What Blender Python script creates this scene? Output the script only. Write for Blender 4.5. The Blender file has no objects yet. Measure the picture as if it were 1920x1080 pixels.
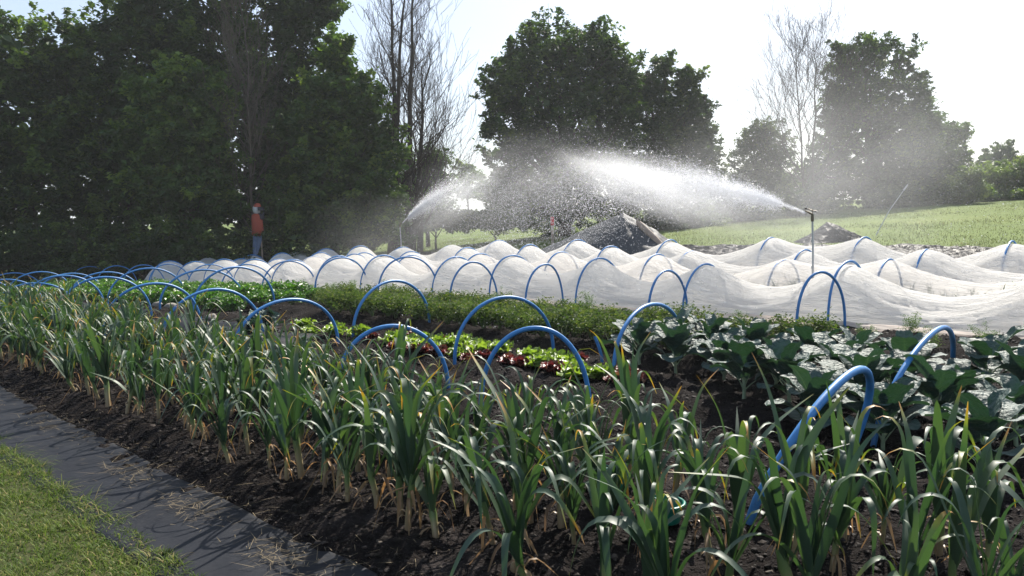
import bpy, math, random
import numpy as np
from mathutils import Vector, Matrix, noise as mnoise

# ------------------------------------------------------------------ camera, sky, sun, exposure
R = math.radians
sc = bpy.context.scene
COL = sc.collection
CAM_H, PITCH, ROLL, FOC = 1.4, 4.7, 1.2, 1500.0
cam_d = bpy.data.cameras.new('camera'); cam = bpy.data.objects.new('camera', cam_d); COL.objects.link(cam)
cam_d.sensor_width = 36.0; cam_d.lens = FOC / 1920 * 36.0
cam_d.clip_start = 0.05; cam_d.clip_end = 5000
cam.matrix_world = Matrix.Translation((0, 0, CAM_H)) @ Matrix.Rotation(R(90 - PITCH), 4, 'X') @ Matrix.Rotation(-R(ROLL), 4, 'Z')
sc.camera = cam
SUN_EL, SUN_AZ = R(42), R(26)          # azimuth measured from +Y towards +X
w = bpy.data.worlds.new('World'); sc.world = w; w.use_nodes = True
nt = w.node_tree; bg = nt.nodes['Background']
sky = nt.nodes.new('ShaderNodeTexSky'); sky.sky_type = 'NISHITA'; sky.sun_disc = False
sky.sun_elevation = SUN_EL; sky.sun_rotation = SUN_AZ
sky.air_density = 1.0; sky.dust_density = 2.0; sky.ozone_density = 2.0
veil = nt.nodes.new('ShaderNodeMix'); veil.data_type = 'RGBA'; veil.inputs[0].default_value = .36      # thin high haze all over the sky
nt.links.new(sky.outputs[0], veil.inputs[6]); veil.inputs[7].default_value = (7.4, 8.7, 10.8, 1)
nt.links.new(veil.outputs[2], bg.inputs[0]); bg.inputs[1].default_value = 0.07
sd = bpy.data.lights.new('sun', 'SUN'); sd.energy = 5.0; sd.angle = R(0.6); sd.color = (1.0, 0.94, 0.84)
so = bpy.data.objects.new('sun', sd); COL.objects.link(so)
sv = Vector((math.sin(SUN_AZ) * math.cos(SUN_EL), math.cos(SUN_AZ) * math.cos(SUN_EL), math.sin(SUN_EL)))
so.rotation_euler = sv.to_track_quat('Z', 'Y').to_euler(); so.location = (0, -5, 30)
sc.view_settings.view_transform = 'Standard'; sc.view_settings.look = 'None'
sc.view_settings.gamma = 1.0; sc.view_settings.exposure = 1.0; sc.view_settings.use_curve_mapping = False
cy = sc.cycles
cy.max_bounces = 8; cy.diffuse_bounces = 3; cy.glossy_bounces = 2; cy.transmission_bounces = 4
cy.transparent_max_bounces = 20; cy.volume_bounces = 1; cy.sample_clamp_indirect = 4.0; cy.sample_clamp_direct = 12.0
cy.caustics_reflective = False; cy.caustics_refractive = False
cy.use_denoising = True
try: cy.volume_step_rate = 2.0; cy.volume_max_steps = 64
except Exception: pass

# ------------------------------------------------------------------ ground shape
Q = math.sqrt(0.5)
def sp(x, k=1.5): return np.logaddexp(0, np.asarray(x, float) * k) / k
def zg_sb(s, b):
    fall = 0.03 * (sp(s - 13) - sp(s - 42))
    return 0.053 * sp(b - 11.6) - fall
def xy(s, b): return (b - s) * Q, (b + s) * Q
def zg(x, y): return zg_sb((np.asarray(y) - x) * Q, (np.asarray(y) + x) * Q)
def P(s, b, dz=0.0):
    x, y = xy(s, b); return Vector((x, y, float(zg_sb(s, b)) + dz))
ROWROT = R(135)      # +X local points along the rows, away to the far left

# ------------------------------------------------------------------ numeric noise
def vnoise(x, y, seed=0):
    x = np.asarray(x, float); y = np.asarray(y, float)
    xi = np.floor(x).astype(np.int64); yi = np.floor(y).astype(np.int64)
    fx = x - xi; fy = y - yi; fx = fx * fx * (3 - 2 * fx); fy = fy * fy * (3 - 2 * fy)
    def h(a, b):
        n = (a * 374761393 + b * 668265263 + seed * 974711) & 0xffffffff
        n = ((n ^ (n >> 13)) * 1274126177) & 0xffffffff
        return ((n ^ (n >> 16)) & 0xffff) / 65535.0
    return (h(xi, yi) * (1 - fx) + h(xi + 1, yi) * fx) * (1 - fy) + (h(xi, yi + 1) * (1 - fx) + h(xi + 1, yi + 1) * fx) * fy
def fbm(x, y, octv=4, seed=0):
    t = 0; a = .5
    for k in range(octv):
        t = t + a * (vnoise(x, y, seed + k * 17) - .5) * 2; x = x * 2.03 + 5.1; y = y * 2.03 + 1.7; a *= .5
    return t

# ------------------------------------------------------------------ mesh builder
class MB:
    def __init__(s): s.v = []; s.q = []; s.t = []; s.a = []; s.qm = []; s.tm = []; s.n = 0
    def add(s, v, q=None, t=None, a=0.5, m=0):
        v = np.asarray(v, np.float32).reshape(-1, 3); s.v.append(v)
        aa = np.empty(len(v), np.float32); aa[:] = a; s.a.append(aa)
        if q is not None and len(q):
            q = np.asarray(q, np.int64).reshape(-1, 4) + s.n; s.q.append(q); s.qm.append(np.full(len(q), m, np.int32))
        if t is not None and len(t):
            t = np.asarray(t, np.int64).reshape(-1, 3) + s.n; s.t.append(t); s.tm.append(np.full(len(t), m, np.int32))
        s.n += len(v)
    def grid(s, pts, a=0.5, m=0, closed=False):
        pts = np.asarray(pts, np.float32); r, c = pts.shape[:2]
        i = np.arange(r - 1)[:, None] * c; j = np.arange(c - 1)[None, :]
        q = np.stack([i + j, i + j + 1, i + j + 1 + c, i + j + c], -1).reshape(-1, 4)
        if closed:
            i = np.arange(r - 1) * c
            q = np.vstack([q, np.stack([i + c - 1, i, i + c, i + 2 * c - 1], -1)])
        if hasattr(a, 'reshape'): a = np.asarray(a).reshape(-1)
        s.add(pts.reshape(-1, 3), q=q, a=a, m=m)
    def tube(s, pts, rad, n=6, a=0.5, m=0, cap=True):
        pts = [Vector(p) for p in pts]; k = len(pts)
        if not hasattr(rad, '__len__'): rad = [rad] * k
        rings = []; up = None
        for i in range(k):
            d = (pts[min(i + 1, k - 1)] - pts[max(i - 1, 0)]).normalized()
            if up is None:
                up = Vector((0, 0, 1)) if abs(d.z) < .9 else Vector((1, 0, 0))
            x = d.cross(up).normalized(); y = x.cross(d).normalized(); up = y
            rings.append([pts[i] + (x * math.cos(t) + y * math.sin(t)) * rad[i] for t in [2 * math.pi * j / n for j in range(n)]])
        base = s.n
        if hasattr(a, '__len__'): a = np.repeat(np.asarray(a, np.float32), n)
        s.grid(np.array([[list(p) for p in r_] for r_ in rings]), a=a, m=m, closed=True)
        if cap:
            av = a if not hasattr(a, '__len__') else float(a[-1])
            av0 = a if not hasattr(a, '__len__') else float(a[0])
            for rr, p, aa, fl in ((rings[0], pts[0], av0, 1), (rings[-1], pts[-1], av, 0)):
                v = [list(q) for q in rr] + [list(p)]
                t = [(j, (j + 1) % n, n) if fl == 0 else ((j + 1) % n, j, n) for j in range(n)]
                s.add(v, t=t, a=aa, m=m)
    def box(s, c, d, rot=None, a=.5, m=0):
        v = np.array([[x, y, z] for x in (-.5, .5) for y in (-.5, .5) for z in (-.5, .5)]) * np.array(d)
        if rot is not None: v = v @ np.array(rot).T
        s.add(v + np.array(c), q=[(0, 1, 3, 2), (4, 6, 7, 5), (0, 4, 5, 1), (2, 3, 7, 6), (0, 2, 6, 4), (1, 5, 7, 3)], a=a, m=m)
    def build(s, name, mats, parent=None, smooth=True, loc=None):
        me = bpy.data.meshes.new(name)
        v = np.vstack(s.v); loc_ = np.zeros(3) if loc is None else np.array(loc, float)
        me.vertices.add(len(v)); me.vertices.foreach_set('co', (v - loc_).astype(np.float32).ravel())
        q = np.vstack(s.q) if s.q else np.zeros((0, 4), np.int64); t = np.vstack(s.t) if s.t else np.zeros((0, 3), np.int64)
        nl = q.size + t.size; me.loops.add(nl); me.loops.foreach_set('vertex_index', np.concatenate([q.ravel(), t.ravel()]).astype(np.int32))
        me.polygons.add(len(q) + len(t))
        ls = np.concatenate([np.arange(len(q)) * 4, q.size + np.arange(len(t)) * 3]).astype(np.int32)
        me.polygons.foreach_set('loop_start', ls)
        me.polygons.foreach_set('material_index', np.concatenate(s.qm + s.tm).astype(np.int32))
        me.polygons.foreach_set('use_smooth', np.full(len(q) + len(t), smooth))
        at = me.attributes.new('tint', 'FLOAT', 'POINT'); at.data.foreach_set('value', np.concatenate(s.a))
        for m_ in (mats if isinstance(mats, (list, tuple)) else [mats]): me.materials.append(m_)
        me.update(calc_edges=True); me.validate()
        o = bpy.data.objects.new(name, me); COL.objects.link(o)
        if loc is not None: o.location = loc
        if parent is not None: o.parent = parent
        return o

def tag(o, label=None, cat=None, group=None, kind=None):
    if label: o['label'] = label
    if cat: o['category'] = cat
    if group: o['group'] = group
    if kind: o['kind'] = kind
    return o
def empty(name, loc=(0, 0, 0), rz=0, label=None, cat=None, group=None):
    o = bpy.data.objects.new(name, None); COL.objects.link(o); o.location = loc; o.rotation_euler = (0, 0, rz)
    o.empty_display_size = .1
    return tag(o, label, cat, group)
def kids(o): return [c for c in o.children]
def copy_tree(o, children, loc, rot, scale, label, cat, group):
    c = o.copy(); COL.objects.link(c); c.location = loc; c.rotation_euler = rot; c.scale = scale
    tag(c, label, cat, group)
    for ch in children:
        d = ch.copy(); COL.objects.link(d); d.parent = c
    return c

# ------------------------------------------------------------------ counting words for labels
ONES = 'first second third fourth fifth sixth seventh eighth ninth tenth eleventh twelfth thirteenth fourteenth fifteenth sixteenth seventeenth eighteenth nineteenth'.split()
TENS = ['', '', 'twenty', 'thirty', 'forty', 'fifty', 'sixty', 'seventy', 'eighty', 'ninety']
def ordw(n):
    if n < 20: return ONES[n - 1]
    if n >= 100: return 'hundred and ' + ordw(n - 100) if n > 100 else 'hundredth'
    return TENS[n // 10] + '-' + ONES[n % 10 - 1] if n % 10 else TENS[n // 10][:-1] + 'ieth'
def inframe(s, b, top=.5):
    x, y = xy(s, b)
    if y < 2.2: return False
    u = 960 + FOC * x / y; v = 417 + FOC * (CAM_H - top - float(zg_sb(s, b))) / y
    return -60 < u < 1950 and v < 1120
# ------------------------------------------------------------------ materials
def nodes(name):
    m = bpy.data.materials.new(name); m.use_nodes = True
    return m, m.node_tree, m.node_tree.nodes, m.node_tree.links
def mk(name, stops, rough=.6, spec=.5, transl=0.0, tcol=None, nscale=None, namt=.3, bump=0.0, bscale=40, coat=0.0, metal=0.0, stretch=None, alpha=None, bdist=.01):
    """stops: [(pos, rgb)] read by the tint attribute, jittered by an object space noise."""
    m, t, N, L = nodes(name)
    p = N['Principled BSDF']; out = N['Material Output']
    at = N.new('ShaderNodeAttribute'); at.attribute_name = 'tint'
    fac = at.outputs['Fac']
    tc = N.new('ShaderNodeTexCoord'); vec = tc.outputs['Object']
    if stretch:
        mp = N.new('ShaderNodeMapping'); mp.inputs['Scale'].default_value = stretch; L.new(vec, mp.inputs['Vector']); vec = mp.outputs[0]
    if nscale:
        nz = N.new('ShaderNodeTexNoise'); nz.inputs['Scale'].default_value = nscale; nz.inputs['Detail'].default_value = 5; nz.inputs['Roughness'].default_value = .65
        L.new(vec, nz.inputs['Vector'])
        ma = N.new('ShaderNodeMath'); ma.operation = 'MULTIPLY_ADD'; L.new(nz.outputs['Fac'], ma.inputs[0]); ma.inputs[1].default_value = namt * 2; ma.inputs[2].default_value = -namt
        ad = N.new('ShaderNodeMath'); ad.operation = 'ADD'; L.new(fac, ad.inputs[0]); L.new(ma.outputs[0], ad.inputs[1]); fac = ad.outputs[0]
    cr = N.new('ShaderNodeValToRGB'); L.new(fac, cr.inputs[0])
    el = cr.color_ramp.elements
    while len(el) < len(stops): el.new(.5)
    for e, (ps, c) in zip(el, stops): e.position = ps; e.color = (*c, 1)
    L.new(cr.outputs[0], p.inputs['Base Color'])
    p.inputs['Roughness'].default_value = rough; p.inputs['Specular IOR Level'].default_value = spec
    p.inputs['Coat Weight'].default_value = coat; p.inputs['Metallic'].default_value = metal
    if bump:
        bz = N.new('ShaderNodeTexNoise'); bz.inputs['Scale'].default_value = bscale; bz.inputs['Detail'].default_value = 4
        L.new(vec, bz.inputs['Vector']); bp = N.new('ShaderNodeBump'); bp.inputs['Strength'].default_value = bump; bp.inputs['Distance'].default_value = bdist
        L.new(bz.outputs['Fac'], bp.inputs['Height']); L.new(bp.outputs[0], p.inputs['Normal'])
    sh = p.outputs[0]
    if transl:
        tr = N.new('ShaderNodeBsdfTranslucent')
        if tcol:
            mx = N.new('ShaderNodeMix'); mx.data_type = 'RGBA'; mx.blend_type = 'MULTIPLY'; mx.inputs[0].default_value = 1
            L.new(cr.outputs[0], mx.inputs[6]); mx.inputs[7].default_value = (*tcol, 1); L.new(mx.outputs[2], tr.inputs[0])
        else: L.new(cr.outputs[0], tr.inputs[0])
        ms = N.new('ShaderNodeMixShader'); ms.inputs[0].default_value = transl
        L.new(sh, ms.inputs[1]); L.new(tr.outputs[0], ms.inputs[2]); sh = ms.outputs[0]
    if alpha is not None:
        tp = N.new('ShaderNodeBsdfTransparent'); ms = N.new('ShaderNodeMixShader'); ms.inputs[0].default_value = alpha
        L.new(tp.outputs[0], ms.inputs[1]); L.new(sh, ms.inputs[2]); sh = ms.outputs[0]
    L.new(sh, out.inputs['Surface'])
    return m

M = {}
M['soil'] = mk('soil', [(0, (.005, .004, .0038)), (.5, (.0145, .012, .0115)), (1, (.055, .047, .045))], rough=.95, spec=.04, nscale=9, namt=.5, bump=1.0, bscale=60, bdist=.03)
M['clod'] = mk('clod', [(0, (.008, .006, .005)), (.75, (.025, .02, .018)), (.95, (.05, .04, .034)), (1, (.10, .085, .07))], rough=.7, spec=.1, nscale=30, namt=.1, bump=.5, bscale=80)
M['straw'] = mk('straw', [(0, (.05, .035, .02)), (1, (.26, .20, .11))], rough=.7, transl=.2)
M['field'] = mk('field', [(0, (0.0588, 0.0840, 0.0185)), (.5, (0.1008, 0.1428, 0.0294)), (1, (0.1848, 0.2016, 0.0588))], rough=.9, spec=.1, nscale=.35, namt=.45, bump=.6, bscale=6, bdist=.1)
M['lawnbase'] = mk('lawn_soil', [(0, (.03, .04, .012)), (1, (.07, .07, .03))], rough=.9, spec=.1, nscale=20)
M['grass'] = mk('grass', [(0, (0.0462, 0.0924, 0.0134)), (.5, (0.1176, 0.1764, 0.0252)), (.8, (0.2016, 0.2184, 0.0588)), (1, (0.3528, 0.2856, 0.1260))], rough=.55, spec=.2, transl=.5, nscale=2.5, namt=.22)
M['fieldgrass'] = mk('field_grass', [(0, (0.0756, 0.1008, 0.0336)), (.6, (0.1428, 0.1680, 0.0630)), (1, (0.2520, 0.2352, 0.1176))], rough=.6, spec=.2, transl=.4, nscale=.4, namt=.3)
M['weave'] = mk('woven_plastic', [(0, (0.0092, 0.0101, 0.0134)), (.7, (0.0151, 0.0168, 0.0218)), (1, (0.0294, 0.0277, 0.0269))], rough=.6, spec=.12, nscale=3.5, namt=.4, bump=.35, bscale=7, bdist=.03)
M['mulch'] = mk('black_polythene', [(0, (.012, .012, .014)), (1, (.03, .03, .034))], rough=.4, spec=.015, nscale=4, namt=.3, bump=1.0, bscale=5, bdist=.09, stretch=(1, 1, 1))
M['tarp'] = mk('dark_tarpaulin', [(0, (.035, .038, .042)), (1, (.075, .08, .085))], rough=.6, spec=.09, nscale=14, namt=.4, bump=.35, bscale=9, bdist=.03)
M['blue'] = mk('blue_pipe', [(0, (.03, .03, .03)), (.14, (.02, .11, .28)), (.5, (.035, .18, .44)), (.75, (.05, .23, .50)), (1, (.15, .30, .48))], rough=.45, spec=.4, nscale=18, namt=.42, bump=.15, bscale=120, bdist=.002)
M['pipe_end'] = mk('pipe_mud', [(0, (.03, .025, .02)), (1, (.06, .05, .04))], rough=.9)
M['leekleaf'] = mk('leek_leaf', [(0, (0.0840, 0.1428, 0.0420)), (.15, (0.034, 0.062, 0.036)), (.5, (0.034, 0.067, 0.046)), (.75, (0.064, 0.100, 0.050)), (.84, (0.1848, 0.1848, 0.0420)), (.92, (0.3780, 0.1680, 0.0336)), (1, (0.3528, 0.2352, 0.1176))], rough=.50, spec=.36, transl=.24, tcol=(1.6, 1.9, .6), nscale=14, namt=.05, bump=.18, bscale=10, stretch=(1, 1, .6), bdist=.004)
M['leekstem'] = mk('leek_shaft', [(0, (0.2184, 0.1260, 0.0756)), (.35, (0.3024, 0.2436, 0.1344)), (.8, (0.1512, 0.2016, 0.0672)), (1, (0.0672, 0.1260, 0.0420))], rough=.45, transl=.15, nscale=20, namt=.08)
M['dryleaf'] = mk('withered_leaf', [(0, (0.1176, 0.0630, 0.0336)), (.5, (0.3024, 0.2016, 0.1092)), (1, (0.3864, 0.1848, 0.0504))], rough=.6, transl=.35, nscale=10, namt=.2)
M['kale'] = mk('kale_leaf', [(0, (0.0210, 0.0462, 0.0378)), (.5, (0.038, 0.072, 0.066)), (.85, (0.055, 0.095, 0.078)), (1, (0.1512, 0.1932, 0.1260))], rough=.55, spec=.30, transl=.10, tcol=(1.3, 1.9, .6), nscale=9, namt=.15, bump=1.0, bscale=26, bdist=.03)
M['kalestem'] = mk('kale_stalk', [(0, (.18, .24, .14)), (1, (.28, .34, .22))], rough=.5, nscale=10)
M['lettuce'] = mk('lettuce_leaf', [(0, (0.0756, 0.1428, 0.0168)), (1, (0.2352, 0.3360, 0.0504))], rough=.4, transl=.5, tcol=(1.1, 1.15, .6), nscale=12, namt=.2)
M['redlett'] = mk('red_lettuce_leaf', [(0, (.05, .010, .012)), (.7, (.15, .022, .022)), (1, (.16, .10, .03))], rough=.4, transl=.35, nscale=12, namt=.2)
M['potato'] = mk('potato_leaf', [(0, (0.0294, 0.0588, 0.0151)), (.6, (0.0714, 0.1176, 0.0294)), (1, (0.1680, 0.1848, 0.0588))], rough=.65, spec=.15, transl=.38, tcol=(1.2, 1.3, .6), nscale=5, namt=.2)
M['straw_b'] = mk('bright_leaf', [(0, (0.0252, 0.0840, 0.0126)), (.6, (0.0630, 0.1680, 0.0210)), (1, (0.1680, 0.2688, 0.0504))], rough=.38, spec=.5, transl=.4, tcol=(1.2, 1.3, .5), nscale=5, namt=.2)
M['carrot'] = mk('feathery_leaf', [(0, (.05, .12, .02)), (1, (.18, .28, .06))], rough=.6, transl=.4)
M['stalk'] = mk('green_stalk', [(0, (.06, .10, .03)), (1, (.12, .17, .06))], rough=.6)
M['bark'] = mk('bark', [(0, (.020, .016, .013)), (1, (.085, .068, .055))], rough=.95, spec=.2, nscale=6, namt=.5, bump=.8, bscale=14, bdist=.04)
M['greybark'] = mk('pale_bark', [(0, (.05, .042, .035)), (1, (.16, .135, .11))], rough=.95, spec=.2, nscale=4, namt=.4)
M['teal'] = mk('teal_plastic', [(0, (.0, .09, .065)), (1, (.005, .22, .16))], rough=.35, nscale=5)
M['stone'] = mk('stone', [(0, (.12, .10, .08)), (1, (.26, .24, .21))], rough=.85, nscale=7, namt=.5, bump=.5, bscale=14)
M['metal'] = mk('galvanised_pipe', [(0, (.22, .23, .24)), (1, (.55, .56, .57))], rough=.4, metal=.6, nscale=8)
M['brass'] = mk('weathered_brass', [(0, (.05, .045, .035)), (1, (.16, .13, .08))], rough=.45, metal=.5, nscale=20)
M['wood'] = mk('weathered_timber', [(0, (.16, .12, .09)), (1, (.42, .34, .27))], rough=.85, nscale=5, bump=.5, bscale=12)
M['orange'] = mk('orange_vest', [(0, (.24, .035, .018)), (1, (.36, .065, .03))], rough=.7, nscale=8, transl=.15)
M['denim'] = mk('faded_denim', [(0, (.06, .10, .19)), (1, (.16, .22, .33))], rough=.9, nscale=7, namt=.5)
M['white'] = mk('white_cloth', [(0, (.30, .31, .33)), (1, (.50, .50, .50))], rough=.7, nscale=7, bump=.4)
M['dark'] = mk('dark_cloth', [(0, (.008, .009, .014)), (1, (.03, .03, .04))], rough=.8, nscale=7)
M['red'] = mk('red_plastic', [(0, (.35, .012, .02)), (1, (.5, .02, .03))], rough=.35)
M['black'] = mk('black_plastic', [(0, (.01, .01, .011)), (1, (.03, .03, .03))], rough=.4)

def leafm(name, a, b, c, tr=.35, rough=.55, tc=(1.25, 1.35, .5)):
    return mk(name, [(0, a), (.55, b), (1, c)], rough=rough, spec=.35, transl=tr, tcol=tc, nscale=.5, namt=.18)
M['tdark'] = leafm('tree_leaf_dark', (.022, .045, .014), (.046, .086, .023), (.12, .18, .04), .42)
M['tmid'] = leafm('tree_leaf_mid', (.036, .074, .020), (.076, .135, .032), (.17, .24, .05), .45)
M['tgrey'] = leafm('tree_leaf_grey', (.034, .060, .028), (.065, .100, .042), (.14, .18, .065), .42)
M['tlite'] = leafm('tree_leaf_light', (.06, .10, .025), (.12, .18, .045), (.22, .27, .08), tr=.45)

def net_mat(name, dens, warm):
    m, t, N, L = nodes(name)
    out = N['Material Output']; p = N['Principled BSDF']
    tc = N.new('ShaderNodeTexCoord')
    mp = N.new('ShaderNodeMapping'); mp.inputs['Scale'].default_value = (.32, 5, 5); L.new(tc.outputs['Object'], mp.inputs['Vector'])
    nz = N.new('ShaderNodeTexNoise'); nz.inputs['Scale'].default_value = 3.2; nz.inputs['Detail'].default_value = 6; nz.inputs['Roughness'].default_value = .62; nz.inputs['Distortion'].default_value = .6
    L.new(mp.outputs[0], nz.inputs['Vector'])
    bp = N.new('ShaderNodeBump'); bp.inputs['Strength'].default_value = 1.0; bp.inputs['Distance'].default_value = .09; L.new(nz.outputs['Fac'], bp.inputs['Height'])
    p.inputs['Base Color'].default_value = (*warm, 1); p.inputs['Roughness'].default_value = .6; p.inputs['Specular IOR Level'].default_value = .3
    L.new(bp.outputs[0], p.inputs['Normal'])
    tr = N.new('ShaderNodeBsdfTranslucent'); tr.inputs[0].default_value = (*[c * .97 for c in warm], 1); L.new(bp.outputs[0], tr.inputs['Normal'])
    m1 = N.new('ShaderNodeMixShader'); m1.inputs[0].default_value = .62; L.new(p.outputs[0], m1.inputs[1]); L.new(tr.outputs[0], m1.inputs[2])
    tp = N.new('ShaderNodeBsdfTransparent')
    # the open weave: folds and doubled cloth let less through
    rm = N.new('ShaderNodeMapRange'); rm.inputs['From Min'].default_value = .3; rm.inputs['From Max'].default_value = .7
    rm.inputs['To Min'].default_value = dens - .05; rm.inputs['To Max'].default_value = dens + .045; L.new(nz.outputs['Fac'], rm.inputs['Value'])
    m2 = N.new('ShaderNodeMixShader'); L.new(rm.outputs[0], m2.inputs[0]); L.new(tp.outputs[0], m2.inputs[1]); L.new(m1.outputs[0], m2.inputs[2])
    L.new(m2.outputs[0], out.inputs['Surface'])
    return m
M['net'] = net_mat('insect_mesh', .955, (.97, 0.95, .915))
M['netthin'] = net_mat('thin_insect_mesh', .68, (.90, .87, .83))
M['netskirt'] = net_mat('gathered_mesh', .90, (.88, .78, .70))
def drop_mat():
    m, t, N, L = nodes('water_drops'); out = N['Material Output']
    tr = N.new('ShaderNodeBsdfTranslucent'); tr.inputs[0].default_value = (.95, .96, 1, 1)
    df = N.new('ShaderNodeBsdfDiffuse'); df.inputs[0].default_value = (.9, .92, .95, 1)
    gl = N.new('ShaderNodeBsdfGlossy'); gl.inputs['Roughness'].default_value = .25
    a = N.new('ShaderNodeMixShader'); a.inputs[0].default_value = .35; L.new(tr.outputs[0], a.inputs[1]); L.new(df.outputs[0], a.inputs[2])
    b = N.new('ShaderNodeMixShader'); b.inputs[0].default_value = .2; L.new(a.outputs[0], b.inputs[1]); L.new(gl.outputs[0], b.inputs[2])
    tp = N.new('ShaderNodeBsdfTransparent'); e = N.new('ShaderNodeMixShader'); e.inputs[0].default_value = .45; L.new(b.outputs[0], e.inputs[1]); L.new(tp.outputs[0], e.inputs[2])
    L.new(e.outputs[0], out.inputs['Surface']); return m
M['drops'] = drop_mat()
def mist_mat(name, dens, nscale=1.2, lo=.42, power=1.5):
    """density falls to nothing at the rim of the unit sphere the object is built from"""
    m, t, N, L = nodes(name); out = N['Material Output']; N.remove(N['Principled BSDF'])
    tc = N.new('ShaderNodeTexCoord')
    ln = N.new('ShaderNodeVectorMath'); ln.operation = 'LENGTH'; L.new(tc.outputs['Object'], ln.inputs[0])
    a = N.new('ShaderNodeMath'); a.operation = 'SUBTRACT'; a.use_clamp = True; a.inputs[0].default_value = 1; L.new(ln.outputs['Value'], a.inputs[1])
    pw = N.new('ShaderNodeMath'); pw.operation = 'POWER'; L.new(a.outputs[0], pw.inputs[0]); pw.inputs[1].default_value = power
    nz = N.new('ShaderNodeTexNoise'); nz.inputs['Scale'].default_value = nscale; nz.inputs['Detail'].default_value = 3; L.new(tc.outputs['Object'], nz.inputs['Vector'])
    mr = N.new('ShaderNodeMapRange'); mr.inputs['From Min'].default_value = lo; mr.inputs['From Max'].default_value = .75; L.new(nz.outputs['Fac'], mr.inputs['Value'])
    mu = N.new('ShaderNodeMath'); mu.operation = 'MULTIPLY'; L.new(pw.outputs[0], mu.inputs[0]); L.new(mr.outputs[0], mu.inputs[1])
    m2 = N.new('ShaderNodeMath'); m2.operation = 'MULTIPLY'; L.new(mu.outputs[0], m2.inputs[0]); m2.inputs[1].default_value = dens
    vs = N.new('ShaderNodeVolumePrincipled'); vs.inputs['Color'].default_value = (.96, .97, 1, 1); vs.inputs['Anisotropy'].default_value = .35
    L.new(m2.outputs[0], vs.inputs['Density']); L.new(vs.outputs[0], out.inputs['Volume'])
    return m

# ------------------------------------------------------------------ the setting: ground, beds, sheets
def axis(segs):
    out = []
    for a, b, st in segs: out += list(np.arange(a, b, st))
    return np.array(out + [segs[-1][1]])
gx = axis([(-700, -100, 50), (-100, -30, 5), (-30, 30, 1), (30, 100, 5), (100, 700, 50)])
gy = axis([(-40, -8, 4), (-8, 30, .5), (30, 80, 1.5), (80, 200, 10), (200, 1500, 100)])
GX, GY = np.meshgrid(gx, gy)
S_ = (GY - GX) * Q; B_ = (GY + GX) * Q
def smooth(a, b, x): t = np.clip((x - a) / (b - a), 0, 1); return t * t * (3 - 2 * t)
def zfar(x, y):
    s = (y - x) * Q; b = (y + x) * Q
    return zg_sb(s, b) - .053 * (sp(b - 75) + 0)
inbed = smooth(1.35, 1.85, B_) * (1 - smooth(19.0, 20.0, B_)) * smooth(-6, -4.5, S_) * (1 - smooth(43, 45, S_))
GZ = zfar(GX, GY) - .22 * inbed + .05 * fbm(GX * .35, GY * .35, 3, 3) * smooth(20, 30, B_)
mb = MB(); mb.grid(np.stack([GX, GY, GZ], -1), a=.5 + .25 * fbm(GX * .12, GY * .12, 3, 5))
tag(mb.build('ground', M['field']), kind='structure')

def bedz(s, b):
    """height of the soil over the plain garden surface: raised beds, trodden paths, clods"""
    z = .05 * smooth(1.75, 2.0, b) * (1 - smooth(3.7, 4.0, b))
    z = z + .06 * smooth(4.7, 5.0, b) * (1 - smooth(5.8, 6.0, b))
    z = z + .10 * np.exp(-((b - 6.6) / .28) ** 2) + .10 * np.exp(-((b - 7.4) / .28) ** 2)
    z = z + .05 * smooth(8.2, 8.6, b) * (1 - smooth(9.6, 9.9, b))
    z = z + .040 * fbm(s * 1.7, b * 1.7, 3, 11) + .040 * fbm(s * 6, b * 6, 3, 23) + .034 * fbm(s * 17, b * 17, 2, 31)
    return z + .012 - .05 * (1 - smooth(1.45, 1.85, b))
def soil_patch(mbx, sa, ba):
    SS, BB = np.meshgrid(sa, ba); Z = zg_sb(SS, BB) + bedz(SS, BB)
    X, Y = xy(SS, BB); mbx.grid(np.stack([X, Y, Z], -1), a=.45 + .35 * fbm(SS * 3, BB * 3, 3, 41))
mb = MB()
bnear = axis([(1.3, 4.6, .022), (4.6, 9.9, .04)])
soil_patch(mb, np.arange(-1.0, 9.001, .03), bnear)
soil_patch(mb, np.arange(9.0, 20.01, .07), bnear[::2] if len(bnear) % 2 else np.append(bnear[::2], bnear[-1]))
soil_patch(mb, np.append(np.arange(20., 44, .5), 44.), axis([(1.3, 9.9, .2)]))
soil_patch(mb, np.append(np.arange(-5, 44, .5), 44.), axis([(9.9, 19.5, .25)]))
soil_patch(mb, np.arange(-5., -.99, .25), axis([(1.3, 9.9, .1)]))
o = mb.build('soil', M['soil']); tag(o, kind='structure')
def soilz(s, b): return float(zg_sb(s, b) + bedz(s, b))
def PS(s, b, dz=0.0):
    x, y = xy(s, b); return (x, y, soilz(s, b) + dz)

# woven black weed sheet between lawn and leeks
ss = np.arange(-3, 26, .05); bb = np.linspace(1.16, 1.78, 28)
SS, BB = np.meshgrid(ss, bb)
edge = .05 * fbm(SS * 1.1, SS * 0 + 2, 3, 51)
B2 = BB + edge * (BB - 1.16) / .62
Z = zg_sb(SS, B2) + .012 + .012 * fbm(SS * 1.3, B2 * 3, 3, 7) + .006 * fbm(SS * 5, B2 * 5, 2, 9)
Z[0] -= .02; Z[-1] -= .03
X, Y = xy(SS, B2)
mb = MB(); mb.grid(np.stack([X, Y, Z], -1), a=.4 + .5 * fbm(SS * 2, B2 * 2, 4, 71))
o = mb.build('path', M['weave']); tag(o, kind='structure')

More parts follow.
